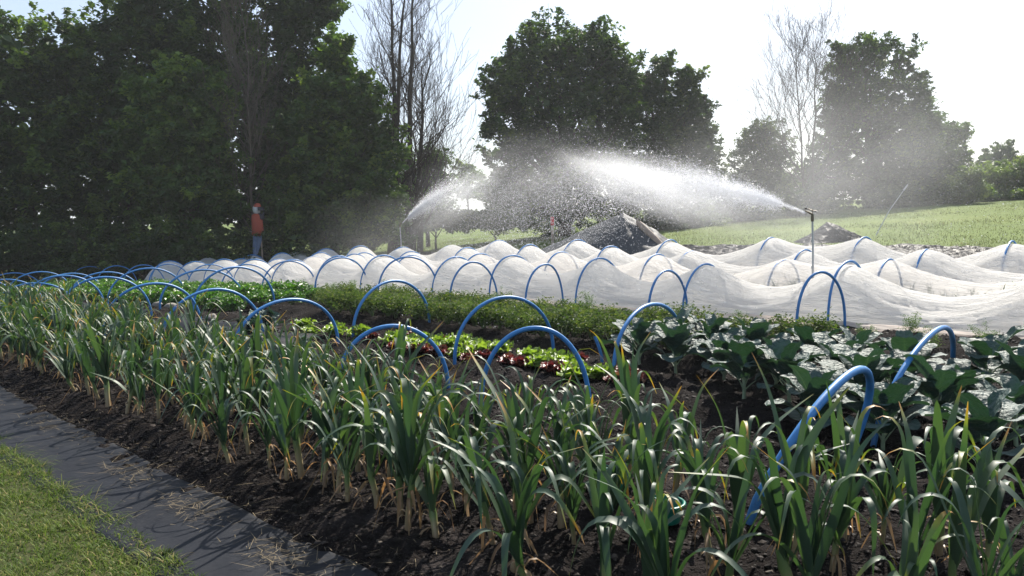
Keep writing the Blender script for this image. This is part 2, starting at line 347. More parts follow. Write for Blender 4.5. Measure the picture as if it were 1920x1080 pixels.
# scattered crumbs of soil, stones and straw: nobody could count them
rng = np.random.default_rng(5)
def ico():
    t = (1 + 5 ** .5) / 2
    v = np.array([(-1, t, 0), (1, t, 0), (-1, -t, 0), (1, -t, 0), (0, -1, t), (0, 1, t), (0, -1, -t), (0, 1, -t), (t, 0, -1), (t, 0, 1), (-t, 0, -1), (-t, 0, 1)]) / 1.9
    f = np.array([(0, 11, 5), (0, 5, 1), (0, 1, 7), (0, 7, 10), (0, 10, 11), (1, 5, 9), (5, 11, 4), (11, 10, 2), (10, 7, 6), (7, 1, 8), (3, 9, 4), (3, 4, 2), (3, 2, 6), (3, 6, 8), (3, 8, 9), (4, 9, 5), (2, 4, 11), (6, 2, 10), (8, 6, 7), (9, 8, 1)])
    return v, f
IV, IF = ico(); OV = np.array([(1, 0, 0), (-1, 0, 0), (0, 1, 0), (0, -1, 0), (0, 0, 1), (0, 0, -1)], float)
OF = np.array([(0, 2, 4), (2, 1, 4), (1, 3, 4), (3, 0, 4), (2, 0, 5), (1, 2, 5), (3, 1, 5), (0, 3, 5)])
def scatter_solid(mbx, c, size, V, F, tint, flat=(1, 1, .6), jit=.35):
    n = len(c); k = len(V)
    v = V[None] * (1 + jit * (rng.random((n, k, 1)) - .5) * 2)
    v = v * (size[:, None, None] * np.array(flat)[None, None] * (.6 + .8 * rng.random((n, 1, 3))))
    a = rng.random(n) * 6.283; ca, sa = np.cos(a), np.sin(a)
    x = v[..., 0] * ca[:, None] - v[..., 1] * sa[:, None]; y = v[..., 0] * sa[:, None] + v[..., 1] * ca[:, None]
    v = np.stack([x, y, v[..., 2]], -1) + c[:, None]
    f = (F[None] + (np.arange(n) * k)[:, None, None]).reshape(-1, 3)
    mbx.add(v.reshape(-1, 3), t=f, a=np.repeat(tint, k))
mb = MB(); n = 45000
s = -1 + 16 * rng.random(n) ** 1.5; b = 1.75 + 8 * rng.random(n) ** 1.25
x, y = xy(s, b); z = zg_sb(s, b) + bedz(s, b) + .002
scatter_solid(mb, np.stack([x, y, z], -1), .004 + .016 * rng.random(n) ** 3, IV, IF, rng.random(n) ** 2.8)
tag(mb.build('soil_crumbs', M['clod'], smooth=False), 'dark crumbs of soil and small stones lying over the garden beds', 'soil', kind='stuff')
def strips(mbx, c, length, width, elev, tint, nseg=3, curl=.5):
    """thin bent blades lying or standing: c (n,3), each a strip of nseg quads"""
    n = len(c); a = rng.random(n) * 6.283; d = np.stack([np.cos(a), np.sin(a)], -1)
    side = np.stack([-d[:, 1], d[:, 0], np.zeros(n)], -1)
    pos = c.copy(); el = elev.copy(); rows = []; seg = length / nseg
    for k in range(nseg + 1):
        wd = width * (1 - (k / nseg) ** 2 * .9)
        rows.append(np.stack([pos - side * wd[:, None], pos + side * wd[:, None]], 1))
        pos = pos + np.stack([d[:, 0] * np.cos(el), d[:, 1] * np.cos(el), np.sin(el)], -1) * seg[:, None]
        el = el - curl * (.4 + rng.random(n)) / nseg * 2
    v = np.stack(rows, 1)                                    # n, nseg+1, 2, 3
    base = np.arange(n)[:, None] * (2 * (nseg + 1)); k = np.arange(nseg)[None] * 2
    q = np.stack([base + k, base + k + 1, base + k + 3, base + k + 2], -1).reshape(-1, 4)
    mbx.add(v.reshape(-1, 3), q=q, a=np.repeat(tint, 2 * (nseg + 1)))
mb = MB(); n = 1700
s = 1.5 + 9 * rng.random(n) ** 1.3; b = 1.72 + .13 * rng.standard_normal(n)
far = rng.random(n) < .22; b[far] = 1.15 + 2.6 * rng.random(far.sum())
cl = rng.random(n) < .3; cs = rng.choice([3.0, 3.9, 4.7, 6.4], cl.sum()); s[cl] = cs + .16 * rng.standard_normal(cl.sum()); b[cl] = 1.60 + .06 * rng.standard_normal(cl.sum())
b = np.maximum(b, 1.08)
x, y = xy(s, b); z = np.maximum(zg_sb(s, b) + bedz(s, b), zg_sb(s, b) + np.where(b < 1.78, .022, -1)) + .004
strips(mb, np.stack([x, y, z], -1), .03 + .10 * rng.random(n) ** 2, .0008 + .0011 * rng.random(n), .15 * rng.random(n), rng.random(n), curl=.04)
tag(mb.build('straw_litter', M['straw']), 'dry straw and dead grass scattered along the black sheet edge', 'straw', kind='stuff')

# lawn in the near corner
mb = MB(); n = 80000
s = 2.6 + 6.5 * rng.random(n) ** 1.2; eb = 1.25 + .05 * fbm(s * 3, s * 0, 3, 77) + .05 * fbm(s * 11, s * 0, 2, 78); b = eb + .02 - 1.2 * rng.random(n) ** 1.15
x, y = xy(s, b); z = zg_sb(s, b) - .004
clump = fbm(s * 7, b * 7, 3, 81)
strips(mb, np.stack([x, y, z], -1), (.022 + .045 * rng.random(n) ** 1.5) * (1 + .7 * clump), .0014 + .0017 * rng.random(n), .6 + .9 * rng.random(n),
       np.clip(.35 + .25 * clump + .22 * rng.standard_normal(n) + (rng.random(n) < .1) * .5, 0, 1), nseg=3, curl=.9)
n = 2600; s = 2.6 + 7 * rng.random(n) ** 1.2; b = 1.22 + .06 * rng.random(n) + .05 * fbm(s * 3, s * 0, 3, 77); x, y = xy(s, b); z = zg_sb(s, b)
strips(mb, np.stack([x, y, z], -1), (.04 + .08 * rng.random(n)) * (.5 + (fbm(s * 5, s * 0, 2, 83) > 0)), .0012 + .001 * rng.random(n), .2 + .6 * rng.random(n), rng.random(n), curl=.8)
tag(mb.build('lawn_grass', M['grass']), 'short yellow green lawn grass beside the black weed sheet', 'grass', kind='stuff')
mb = MB(); SS, BB = np.meshgrid(np.arange(1, 14, .1), np.linspace(-1.5, 1.2, 20)); X, Y = xy(SS, BB)
mb.grid(np.stack([X, Y, zg_sb(SS, BB) + .004 + 0 * SS], -1)); o = mb.build('lawn', M['lawnbase']); tag(o, kind='structure')

# rough grass of the meadow beyond the beds
mb = MB(); n = 120000
bq = 20.6 + 34 * rng.random(n) ** 1.5; sq = -6 + 48 * rng.random(n); x, y = xy(sq, bq)
keep = (np.abs(x) < y * .72); x, y = x[keep], y[keep]; n = len(x)
cl = fbm(x * .8, y * .8, 3, 91)
strips(mb, np.stack([x, y, zfar(x, y) - .02], -1), (.035 + .06 * rng.random(n)) * (1 + .6 * cl), .006 + .008 * rng.random(n), .8 + .7 * rng.random(n), np.clip(.5 + .3 * cl + .2 * rng.standard_normal(n), 0, 1), nseg=2)
tag(mb.build('meadow_grass', M['fieldgrass']), 'rough green grass of the meadow beyond the black sheeting', 'grass', kind='stuff')

# polythene over the last beds, with its folds
def sheet(name, s0, s1, b0, b1, mat, amp, dz, seed, label, step=.06, cat='ground sheet'):
    SS, BB = np.meshgrid(np.arange(s0, s1, step), np.arange(b0, b1, step))
    fold = np.abs(fbm(SS * .9 + 1.5 * BB, BB * 2.6, 4, seed)); ed = np.minimum.reduce([SS - s0, s1 - SS, BB - b0, b1 - BB])
    Z = zg_sb(SS, BB) + dz + amp * (fold * 1.6 + .5 * fbm(SS * 4, BB * 6, 3, seed + 3)) * smooth(0, .5, ed) - .06 * (1 - smooth(0, .15, ed))
    X, Y = xy(SS + .12 * fbm(BB * 2, SS, 2, 5), BB + .15 * fbm(SS * 1.2, BB, 2, 6))
    c = P((s0 + s1) / 2, (b0 + b1) / 2)
    mbx = MB(); mbx.grid(np.stack([X, Y, Z], -1)); o = mbx.build(name, mat, loc=tuple(c)); tag(o, label, cat); return o
sheet('ground_sheet', -7, 27, 16.9, 21.2, M['mulch'], .12, .08, 201, 'long creased black polythene sheet along the meadow edge behind the white tunnels')
sheet('ground_sheet', 8.4, 12.3, 4.55, 5.35, M['weave'], .10, .07, 211, 'grey black sheet under the blue hoops next to the first lettuces', step=.05)
sheet('ground_sheet', 13.2, 19, 4.6, 5.3, M['weave'], .12, .08, 221, 'grey black sheet in front of the bright green leafy bed', step=.05)

# ------------------------------------------------------------------ blue hoops
def hoop_mesh(mbx, L, Rr, apex, rad, n=30, pw=.8, bury=.05):
    L, Rr, apex = Vector(L), Vector(Rr), Vector(apex); mid = (L + Rr) / 2; h = (Rr - L) / 2; up = apex - mid
    pts = []
    for k in range(n + 1):
        t = math.pi * k / n; c = -math.cos(t)
        pts.append(mid + h * c * (1 - .06 * math.sin(t)) + up * (max(0.0, math.sin(t)) ** pw))
    q = random.Random(round(L.x * 977 + apex.z * 131)); p1, p2, w1 = q.uniform(0, 6), q.uniform(0, 6), q.uniform(.004, .014)
    nrm = h.cross(Vector((0, 0, 1))).normalized()
    for k in range(1, n):
        t = k / n; e = math.sin(math.pi * t); pts[k] = pts[k] + nrm * (w1 * 1.6 * math.sin(t * 5 + p1) * e) + h.normalized() * (w1 * math.sin(t * 7 + p2) * e)
    pts[0] -= Vector((0, 0, bury)); pts[-1] -= Vector((0, 0, bury))
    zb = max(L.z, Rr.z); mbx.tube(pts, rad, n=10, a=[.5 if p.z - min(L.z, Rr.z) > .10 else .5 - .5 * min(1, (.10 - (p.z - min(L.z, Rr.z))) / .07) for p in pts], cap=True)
HG = 'bare blue pipe hoops standing over the beds'
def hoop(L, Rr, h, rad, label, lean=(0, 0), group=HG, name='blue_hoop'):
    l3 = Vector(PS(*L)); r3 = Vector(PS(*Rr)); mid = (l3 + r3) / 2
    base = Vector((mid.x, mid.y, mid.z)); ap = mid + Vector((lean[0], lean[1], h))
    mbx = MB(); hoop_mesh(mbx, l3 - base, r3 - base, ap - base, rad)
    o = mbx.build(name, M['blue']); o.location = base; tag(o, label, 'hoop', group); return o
# front row, among and just behind the leeks (s, b of both feet)
row1 = [((1.72, 3.15), (1.76, 4.28), .60, 'leaning blue hoop nearest the camera seen almost edge on in the leeks before the kale', (.32, .08)),
        ((4.14, 3.80), (3.63, 4.40), .60, 'blue hoop with a dirty foot on bare soil in front of the last lettuces', (0, 0)),
        ((5.40, 3.43), (5.08, 4.30), .53, 'low wide blue hoop in front of the middle clump of lettuces', (0, 0)),
        ((7.57, 3.60), (7.75, 4.95), .57, 'blue hoop rising from the leeks before the leftmost lettuce clump', (0, 0)),
        ((9.2, 3.55), (9.3, 4.85), .61, 'blue hoop in the leeks, first before the grey black sheet with the round stone', (0, 0)),
        ((11.1, 3.55), (11.1, 4.85), .63, 'blue hoop in the leeks, second along from the leftmost lettuce clump', (0, 0)),
        ((12.9, 3.5), (12.9, 4.85), .66, 'tall blue hoop in the leeks, third along from the leftmost lettuce clump', (0, 0)),
        ((15.0, 3.5), (15.0, 4.85), .66, 'blue hoop in the leeks, fourth along from the leftmost lettuce clump', (0, 0)),
        ((16.6, 3.5), (16.4, 4.8), .56, 'low blue hoop in the leeks, fifth along from the leftmost lettuce clump', (0, 0)),
        ((18.6, 3.5), (18.5, 4.8), .58, 'blue hoop at the far end of the leeks, sixth from the leftmost lettuce clump', (0, 0)),
        ((20.8, 3.5), (20.6, 4.8), .58, 'farthest blue hoop of the row standing in the leeks', (0, 0))]
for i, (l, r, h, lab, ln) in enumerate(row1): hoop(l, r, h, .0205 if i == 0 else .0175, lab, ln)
row2 = [((1.78, 4.75), (1.86, 6.40), .57, 'large blue hoop arching over the kale bed'),
        ((4.15, 5.35), (4.42, 6.85), .56, 'blue hoop between the last lettuces and the kale'),
        ((5.75, 4.95), (5.60, 6.20), .62, 'blue hoop standing over the middle clump of lettuces'),
        ((7.90, 5.25), (8.08, 6.55), .60, 'tall blue hoop over the first lettuces and dark green potato plants'),
        ((12.3, 5.25), (12.5, 6.75), .70, 'blue hoop at the bare end of the bright leafy bed'),
        ((13.6, 5.25), (13.6, 6.75), .655, 'second blue hoop over the near end of the bright leafy bed'),
        ((16.1, 5.25), (16.1, 6.75), .69, 'third blue hoop over the bright leafy bed'),
        ((18.5, 5.25), (18.5, 6.75), .62, 'fourth blue hoop over the bright leafy bed'),
        ((20.9, 5.25), (20.9, 6.75), .62, 'fifth blue hoop over the bright leafy bed'),
        ((23.4, 5.25), (23.4, 6.75), .62, 'blue hoop near the far end of the bright leafy bed'),
        ((26.0, 5.25), (26.0, 6.75), .62, 'farthest blue hoop over the bright leafy bed')]
for i, (l, r, h, lab) in enumerate(row2): hoop(l, r, h - (.03 if i > 3 else 0), .0175, lab, (.13, 0) if i == 0 else (0, 0))
row3 = [(1.55, .62, 'blue hoop by the gathered mesh edge at the frame edge behind the kale'), (4.0, .67, 'narrow blue hoop on gravelly soil behind the kale, against the white mesh'),
        (6.2, .65, 'second blue hoop from the kale along the white mesh edge'), (8.5, .69, 'third blue hoop from the kale along the white mesh edge'),
        (10.15, .68, 'blue hoop by the mesh edge, next on the right of the red handled sprayer'), (12.0, .76, 'blue hoop standing around the red handled sprayer'),
        (14.25, .74, 'tall blue hoop on bare soil next on the left of the red handled sprayer'), (16.4, .68, 'blue hoop at the near end of the bright leafy bed against the white mesh'),
        (18.4, .64, 'second blue hoop between the bright leafy bed and the white mesh'), (20.4, .64, 'third blue hoop between the bright leafy bed and the white mesh'),
        (23.1, .66, 'fourth blue hoop between the bright leafy bed and the white mesh'), (25.0, .66, 'fifth blue hoop between the bright leafy bed and the white mesh'),
        (27.3, .66, 'blue hoop in front of the rounded far end of the white mesh tunnel'), (29.8, .64, 'first blue hoop beyond the far end of the white mesh tunnel'),
        (31.6, .66, 'second blue hoop beyond the far end of the white mesh tunnel'), (34.0, .70, 'third blue hoop beyond the far end of the white mesh tunnel'),
        (37.5, .7, 'fourth blue hoop beyond the far end of the white mesh tunnel'), (40.5, .7, 'last blue hoop by the dark trees beyond the mesh tunnel')]
rr = random.Random(4)
for i, (s, h, lab) in enumerate(row3):
    wd = {1: .40, 2: .58}.get(i, .52 if i < 5 else .64); d = rr.uniform(-.12, .12) if i > 3 else {1: -.12}.get(i, .05)
    bc = {1: 9.1, 2: 9.25}.get(i, 9.25)
    hoop((s - d, bc - wd), (s + d, bc + wd * (.9 if i < 5 else 1)), h, .0165, lab)
mb = MB(); c = PS(4.72, 5.92); mb.tube([(0, 0, -.05), (-.01, .01, .08), (-.03, .02, .16), (-.07, .04, .27)], .015, n=10)
tag(mb.build('pipe_stub', M['blue'], loc=None), 'short broken blue pipe stub leaning in the soil by a hoop', 'pipe').location = c

# ------------------------------------------------------------------ mesh tunnels: hoops inside, cloth draped over
def tunnel(name, bc, hs, hh, s_start, s_end, wd, label, hlab, seed, sag_k, endcap=True, skirt=True):
    base = P(hs[0], bc); rn = random.Random(seed)
    for i, (s, h) in enumerate(zip(hs, hh)):
        l3, r3 = PS(s, bc - wd), PS(s, bc + wd); mid = (Vector(l3) + Vector(r3)) / 2
        mbx = MB(); hoop_mesh(mbx, Vector(l3) - mid, Vector(r3) - mid, Vector((0, 0, h - .012)), .016, n=26, pw=.82)
        o = mbx.build('covered_hoop', M['blue']); o.location = mid
        tag(o, ordw(i + 1) + ' ' + hlab, 'hoop', 'hoops under the mesh tunnels')
    pos = [s_start] + list(hs) + [s_end]; hgt = [.03 if endcap else hh[0] * .8] + list(hh) + [.03 if endcap else hh[-1]]
    sa = [];
    for i in range(len(pos) - 1):
        n = max(6, int((pos[i + 1] - pos[i]) / .055)); sa += list(np.linspace(pos[i], pos[i + 1], n, endpoint=False))
    sa = np.array(sa + [pos[-1]])
    hv = np.zeros(len(sa)); tens = np.zeros(len(sa))
    for i in range(len(pos) - 1):
        mk_ = (sa >= pos[i] - 1e-9) & (sa <= pos[i + 1] + 1e-9); L = pos[i + 1] - pos[i]; t = (sa[mk_] - pos[i]) / L
        if i == 0 and endcap: hcur = hgt[1] * (1 - (1 - t) ** 2.2) ** .5; tt = t * 0 + .2
        elif i == len(pos) - 2 and endcap: hcur = hgt[i] * (1 - t ** 2.2) ** .5; tt = t * 0 + .2
        else:
            sg = sag_k * L * L * (.8 + .4 * rn.random()); sg = min(sg, hgt[i] * .55)
            e = np.abs(2 * t - 1); ee = np.where(e > .86, .86 - (.86 - e) * .5 * (1 - (e - .86) / .28), e)
            hcur = hgt[i] * (1 - t) + hgt[i + 1] * t - sg * (1 - ee ** 1.7) ; tt = 1 - np.abs(2 * t - 1) ** 2
        hv[mk_] = hcur; tens[mk_] = tt
    k = 3; ker = np.array([1, 2, 1]) / 4.0
    for _ in range(2): hv[1:-1] = (hv[:-2] + 2 * hv[1:-1] + hv[2:]) / 4
    nth = 44; th = np.linspace(-1, 1, nth)
    SS = sa[:, None] + 0 * th[None]; HV = hv[:, None]; T = tens[:, None]
    ang = th[None] * math.pi / 2
    yy = np.sin(ang); zz = np.cos(ang) ** .82                      # hoop section
    zt = (1 - np.abs(yy)) * .78 + .22 * zz                     # slack cloth between hoops is straighter
    ZZ = zz * (1 - .75 * T) + zt * (.75 * T)
    WW = (wd + (.010 + .010 * np.sign(yy) if seed == 11 else .022)) * (yy + 0 * T)
    wr = (.030 * fbm(SS * 1.3 + seed, th[None] * 11 + SS * .8, 3, seed) + .014 * fbm(SS * 4, th[None] * 20 + SS * 3, 2, seed + 2)) * (.3 + T)
    Z = HV * ZZ + wr + (.016 if seed == 11 else .024); BBn = bc + WW - .07 * T * np.sign(yy) * np.abs(yy) * (1 - zz)
    Zg = zg_sb(SS, BBn); X, Y = xy(SS, BBn)
    mbx = MB(); mbx.grid(np.stack([X, Y, Zg + Z + .015], -1))
    o = empty(name, tuple(base), 0, label, 'netting')
    # local x axis along the row so that the weave and creases run with it
    o.rotation_euler = (0, 0, ROWROT)
    Mi = Matrix.Translation(base) @ Matrix.Rotation(ROWROT, 4, 'Z'); Mi = np.array(Mi.inverted())
    def loc(mm): 
        for i, v in enumerate(mm.v): mm.v[i] = (v @ Mi[:3, :3].T + Mi[:3, 3]).astype(np.float32)
    loc(mbx); mbx.build('mesh_cover', M['netthin'] if seed == 22 else M['net'], o)
    if skirt:
        for sgn in (-1, 1):
            if sgn == 1 and bc < 15 and bc > 10.5: pass
            t2 = np.linspace(0, 1, 14); wsk = (.36 + .14 * fbm(sa * .7, sa * 0 + sgn, 3, seed + 9))[:, None]
            SS2 = sa[:, None] + 0 * t2[None]; BB2 = bc + sgn * (wd - .02 + wsk * t2[None])
            lump = .065 * (np.sin(t2[None] * 9 + 3 * fbm(SS2 * .8, t2[None] * 2, 2, seed + 5)) * .5 + .5) + .03 * fbm(SS2 * 3, t2[None] * 5, 3, seed + 6)
            Z2 = zg_sb(SS2, BB2) + .05 + np.where(t2[None] > .92, -.06, lump * np.sin(np.clip(t2[None] * 1.05, 0, 1) * math.pi) ** .5)
            X2, Y2 = xy(SS2, BB2); m2 = MB(); m2.grid(np.stack([X2, Y2, Z2], -1)); loc(m2); m2.build('gathered_edge', M['netskirt'], o)
    return o
def seq(lst, end, gap, seed):
    r_ = random.Random(seed); out = list(lst)
    while out[-1] + gap < end: out.append(out[-1] + gap * r_.uniform(.9, 1.12))
    return out
h1 = seq([1.9, 4.2, 6.3, 8.3, 10.3, 11.9, 14.3], 26.5, 1.9, 1)
tunnel('mesh_tunnel', 10.35, h1, [.75 + .03 * math.sin(i * 2.1) for i in range(len(h1))], -.8, h1[-1] + .8, .62, 'nearest long white mesh tunnel, right behind the row of bare blue hoops',
       'hoop from the near end inside the nearest white mesh tunnel', 11, .075)
h2 = seq([-.9, 1.7, 4.3, 5.9, 8.3, 10.6, 13], 28, 2.2, 2)
tunnel('mesh_tunnel', 12.0, h2, [.72 + .04 * math.sin(i * 1.7) for i in range(len(h2))], -3, h2[-1] + .8, .58, 'second white mesh tunnel, with dark stalks showing through it by the tall sprinkler post',
       'hoop from the near end inside the second white mesh tunnel', 22, .06)
h3 = seq([-1.1, 1.6, 4.3, 6.3, 8.6, 10.6, 13], 29.5, 2.3, 3)
tunnel('mesh_tunnel', 13.6, h3, [.72 + .05 * math.sin(i * 1.3) for i in range(len(h3))], -3, h3[-1] + .8, .58, 'third white mesh tunnel, seen low between the second and the last one',
       'hoop from the near end inside the third white mesh tunnel', 33, .07)
h4 = seq([-1.6, 1.0, 3.5, 5.9, 7.75, 10.2, 12.9, 15.7, 17.7, 20.0, 22.3, 24.4], 31, 2.1, 4)
tunnel('mesh_tunnel', 15.2, h4, [.76 + .05 * math.sin(i * 1.9 + 1) for i in range(len(h4))], -3, h4[-1] + .8, .62, 'farthest white mesh tunnel with tall peaks in front of the black polythene',
       'hoop from the near end inside the farthest white mesh tunnel', 44, .07)

# ------------------------------------------------------------------ leeks
def strap(mbx, o, az, e0, e1, length, wid, rn, bend=.5, n=11, fold=.35, a=.5, tipa=None, sharp=3.0, twist=0.0, m=0, hang=-1.2):
    """a long leaf: rises at e0, bends at 'bend' of its length towards e1"""
    o = np.array(o, float); d = np.array([math.cos(az), math.sin(az), 0]); sd_ = np.array([-math.sin(az), math.cos(az), 0])
    pts = []; pos = o.copy(); seg = length / n; A = []
    for k in range(n + 1):
        t = k / n; f = 1 / (1 + math.exp(-(t - bend) * sharp * 4)); f0 = 1 / (1 + math.exp(bend * sharp * 4)); f = (f - f0) / (1 - f0)
        el = e0 + (e1 - e0) * f
        up = np.array([-math.sin(el) * d[0], -math.sin(el) * d[1], math.cos(el)]); tang = d * math.cos(el) + np.array([0, 0, math.sin(el)])
        wv = wid * (min(1, .45 + t * 2.4) if t < .3 else 1) * (1 - max(0, t - .35) / .65) ** .75 if t < 1 else 0.0008
        tw = twist * t; s2 = sd_ * math.cos(tw) + up * math.sin(tw)
        fd = fold * (1 - .5 * t)
        up2 = np.cross(s2, tang) * -1
        pts.append([pos - s2 * wv + up2 * wv * fd, pos, pos + s2 * wv + up2 * wv * fd])
        aa = a if tipa is None else a + (tipa - a) * max(0, (t - .62) / .38) ** .8
        A.append([aa] * 3)
        pos = pos + tang * seg
        sd_ = sd_ + np.array([rn.uniform(-.03, .03), rn.uniform(-.03, .03), 0])
    mbx.grid(np.array(pts), a=np.array(A), m=m)

def make_leek(seed, size=1.0, drop=1.0, dry=.5):
    rn = random.Random(seed); hs = rn.uniform(.10, .17) * size
    root = empty('leek')
    st = MB(); lx, ly = rn.uniform(-.03, .03), rn.uniform(-.03, .03)
    pts = [(0, 0, -.03), (lx * .2, ly * .2, hs * .3), (lx * .6, ly * .6, hs * .7), (lx, ly, hs), (lx * 1.3, ly * 1.3, hs + .06)]
    r0 = rn.uniform(.011, .016) * size
    st.tube(pts, [r0 * 1.15, r0, r0, r0 * 1.15, r0 * .8], n=8, a=[0.05, .25, .5, .85, 1], cap=False)
    for k in range(3):                                        # sheath rags at the shaft
        strap(st, (lx * .3, ly * .3, hs * rn.uniform(.1, .4)), rn.uniform(0, 6.28), 1.2, -1.2, .08, .006, rn, n=5, a=.2)
    fan = rn.uniform(0, 6.28); lv = MB(); nl = rn.randint(8, 11)
    for k in range(nl):
        f = k / (nl - 1); side = 1 if k % 2 else -1
        az = fan + (0 if side > 0 else math.pi) + rn.gauss(0, .55)
        L = size * (.33 + .26 * math.sin(math.pi * min(1, .25 + f * .75)) + rn.uniform(-.05, .06))
        e0 = R(64 + 22 * f + rn.uniform(-5, 6)); bendp = rn.uniform(.52, .90) - .10 * drop * (1 - f)
        e1 = -R(rn.uniform(45, 88)) * drop if rn.random() < .78 else R(rn.uniform(10, 60))
        tip = rn.choice([.86, .9, .95, 1]) if rn.random() < .38 + .5 * (1 - f) else None
        z0 = hs * (.75 + .45 * f) + .02
        strap(lv, (lx * (.8 + .4 * f), ly * (.8 + .4 * f), z0), az, e0, e1, L, rn.uniform(.013, .022) * size, rn, n=17, bend=bendp, a=rn.uniform(.3, .68), tipa=tip, sharp=rn.uniform(2.2, 6), twist=rn.gauss(0, .28), fold=rn.uniform(.2, .6))
    dr = MB(); nd = rn.randint(3, 5) if dry > .3 else rn.randint(1, 3)
    for k in range(nd):
        strap(dr, (lx * .5, ly * .5, hs * rn.uniform(.4, 1.2)), rn.uniform(0, 6.28), R(rn.uniform(-40, 80)), -R(rn.uniform(50, 89)), rn.uniform(.10, .30) * size, rn.uniform(.003, .009), rn, bend=rn.uniform(.05, .35), n=9, fold=.6, a=rn.uniform(.1, .9), sharp=4, twist=rn.gauss(0, 1.2))
    a = st.build('shaft', M['leekstem'], root); b = lv.build('leaves', M['leekleaf'], root); c = dr.build('withered_leaves', M['dryleaf'], root)
    return root, [a, b, c], (st, lv, dr)
protos = [make_leek(100 + i, rr.uniform(.90, 1.08), rr.uniform(.9, 1.0), rr.random()) for i in range(18)]
rows_b = [2.13, 2.50, 2.88, 3.26]
rows_name = ['front row beside the black sheet', 'second row from the black sheet', 'third row from the black sheet', 'back row next to the blue hoops']
spots = []
for ri, b in enumerate(rows_b):
    s = .15 if ri else 1.35
    while s < 23.5:
        spots.append((s + rr.uniform(-.05, .05), b + rr.gauss(0, .045), ri)); s += .185 * rr.uniform(.75, 1.3)
spots = [q for q in spots if not ((abs(q[0] - 3.75) < .55 and q[1] > 3.1)) and not (1.4 < q[0] < 2.05 and q[1] > 3.1)]
def dist(q): X, Y = xy(q[0], q[1]); return X * X + Y * Y
spots.sort(key=dist)
inview = [q for q in spots if inframe(q[0], q[1])]
lord = {}
for ri in range(4):
    for k, q in enumerate(sorted(q for q in inview if q[2] == ri)): lord[q] = k + 1
used = set()
zone = lambda s: 'at the near end' if s < 3.2 else ('before the lettuces' if s < 7 else ('midway along the bed' if s < 10.5 else 'towards the far end'))
size_w = ['green leek with arching leaves', 'upright blue green leek', 'leek with drooping yellow tipped leaves']
for i, q in enumerate(inview[:298]):
    pi = rr.randrange(len(protos)) if i >= len(protos) else i
    root, ch, _ = protos[pi]; sc_ = rr.uniform(.78, 1.12)
    if q[0] < 3: sc_ *= 1.04
    lab = '%s leek from the camera end of the %s' % (ordw(lord[q]), rows_name[q[2]]); grp = 'leeks in the ' + rows_name[q[2]]
    loc = PS(q[0], q[1], -.01); rot = (rr.gauss(0, .07), rr.gauss(0, .07), rr.uniform(0, 6.28))
    if pi not in used:
        used.add(pi); root.location = loc; root.rotation_euler = rot; root.scale = (sc_,) * 3; tag(root, lab, 'leek', grp)
    else: copy_tree(root, ch, loc, rot, (sc_, sc_, sc_ * rr.uniform(.9, 1.1)), lab, 'leek', grp)
def stamp(mbx, src, loc, rz, s, m, tilt=(0, 0)):
    Rm = np.array((Matrix.Rotation(rz, 3, 'Z') @ Matrix.Rotation(tilt[0], 3, 'X') @ Matrix.Rotation(tilt[1], 3, 'Y')))
    off = mbx.n
    for v, a in zip(src.v, src.a): mbx.v.append((v @ Rm.T * s + np.array(loc)).astype(np.float32)); mbx.a.append(a); mbx.n += len(v)
    for q in src.q: mbx.q.append(q + off); mbx.qm.append(np.full(len(q), m, np.int32))
    for q in src.t: mbx.t.append(q + off); mbx.tm.append(np.full(len(q), m, np.int32))
mb = MB()
for q in inview[298:]:
    src = protos[rr.randrange(len(protos))][2]; rz = rr.uniform(0, 6.28); s_ = rr.uniform(.85, 1.1); lc = PS(q[0], q[1], -.01)
    for k in range(3): stamp(mb, src[k], lc, rz, s_, k)
if mb.n: tag(mb.build('distant_leeks', [M['leekstem'], M['leekleaf'], M['dryleaf']]), 'leeks merging into one mass at the far end of the leek bed', 'leeks', kind='stuff')

# ------------------------------------------------------------------ broad leaves
def blade_leaf(mbx, o, az, e0, e1, length, width, rn, nu=9, nv=7, ruffle=.12, a=.5, stalk=.35, cup=.25, m=0, shape=1.0, lobes=0):
    """a leaf with a stalk and a blade; the blade bends from e0 to e1 and ruffles at its rim"""
    d = np.array([math.cos(az), math.sin(az), 0]); sd_ = np.array([-math.sin(az), math.cos(az), 0]); pos = np.array(o, float)
    sl = length * stalk; tang = d * math.cos(e0) + np.array([0, 0, math.sin(e0)])
    p1 = pos + tang * sl
    ph = rn.uniform(0, 6.28); ph2 = rn.uniform(0, 6.28); pts = []; A = []
    seg = length * (1 - stalk) / (nu - 1); p = p1.copy()
    for i in range(nu):
        t = i / (nu - 1); el = e0 + (e1 - e0) * t ** 1.2
        tang = d * math.cos(el) + np.array([0, 0, math.sin(el)]); up = np.cross(tang, sd_)
        if up[2] < 0 and el < 1.5: up = -up
        wv = width * (math.sin(math.pi * (t * .90 + .05) ** (.75 * shape)) ** (.7 if shape == 1 else .5) if shape < 1.3 else math.sqrt(max(.02, 1 - abs(2 * (t * .96 + .02) ** 1.15 - 1) ** 2.6)))
        if lobes: wv *= 1 + .25 * math.sin(t * lobes * 6.28 + ph2)
        row = []; ar = []
        for j in range(nv):
            u = j / (nv - 1) * 2 - 1
            rf = ruffle * width * abs(u) ** 1.5 * math.sin(t * 11 + ph + u * 3) + ruffle * .5 * width * abs(u) * math.sin(t * 23 + ph2)
            row.append(p + sd_ * wv * u + up * (cup * wv * u * u + rf)); ar.append(a + (.22 if abs(u) < .01 else 0))
        pts.append(row); A.append(ar); p = p + tang * seg
    mbx.grid(np.array(pts), a=np.array(A), m=m)
    return p1
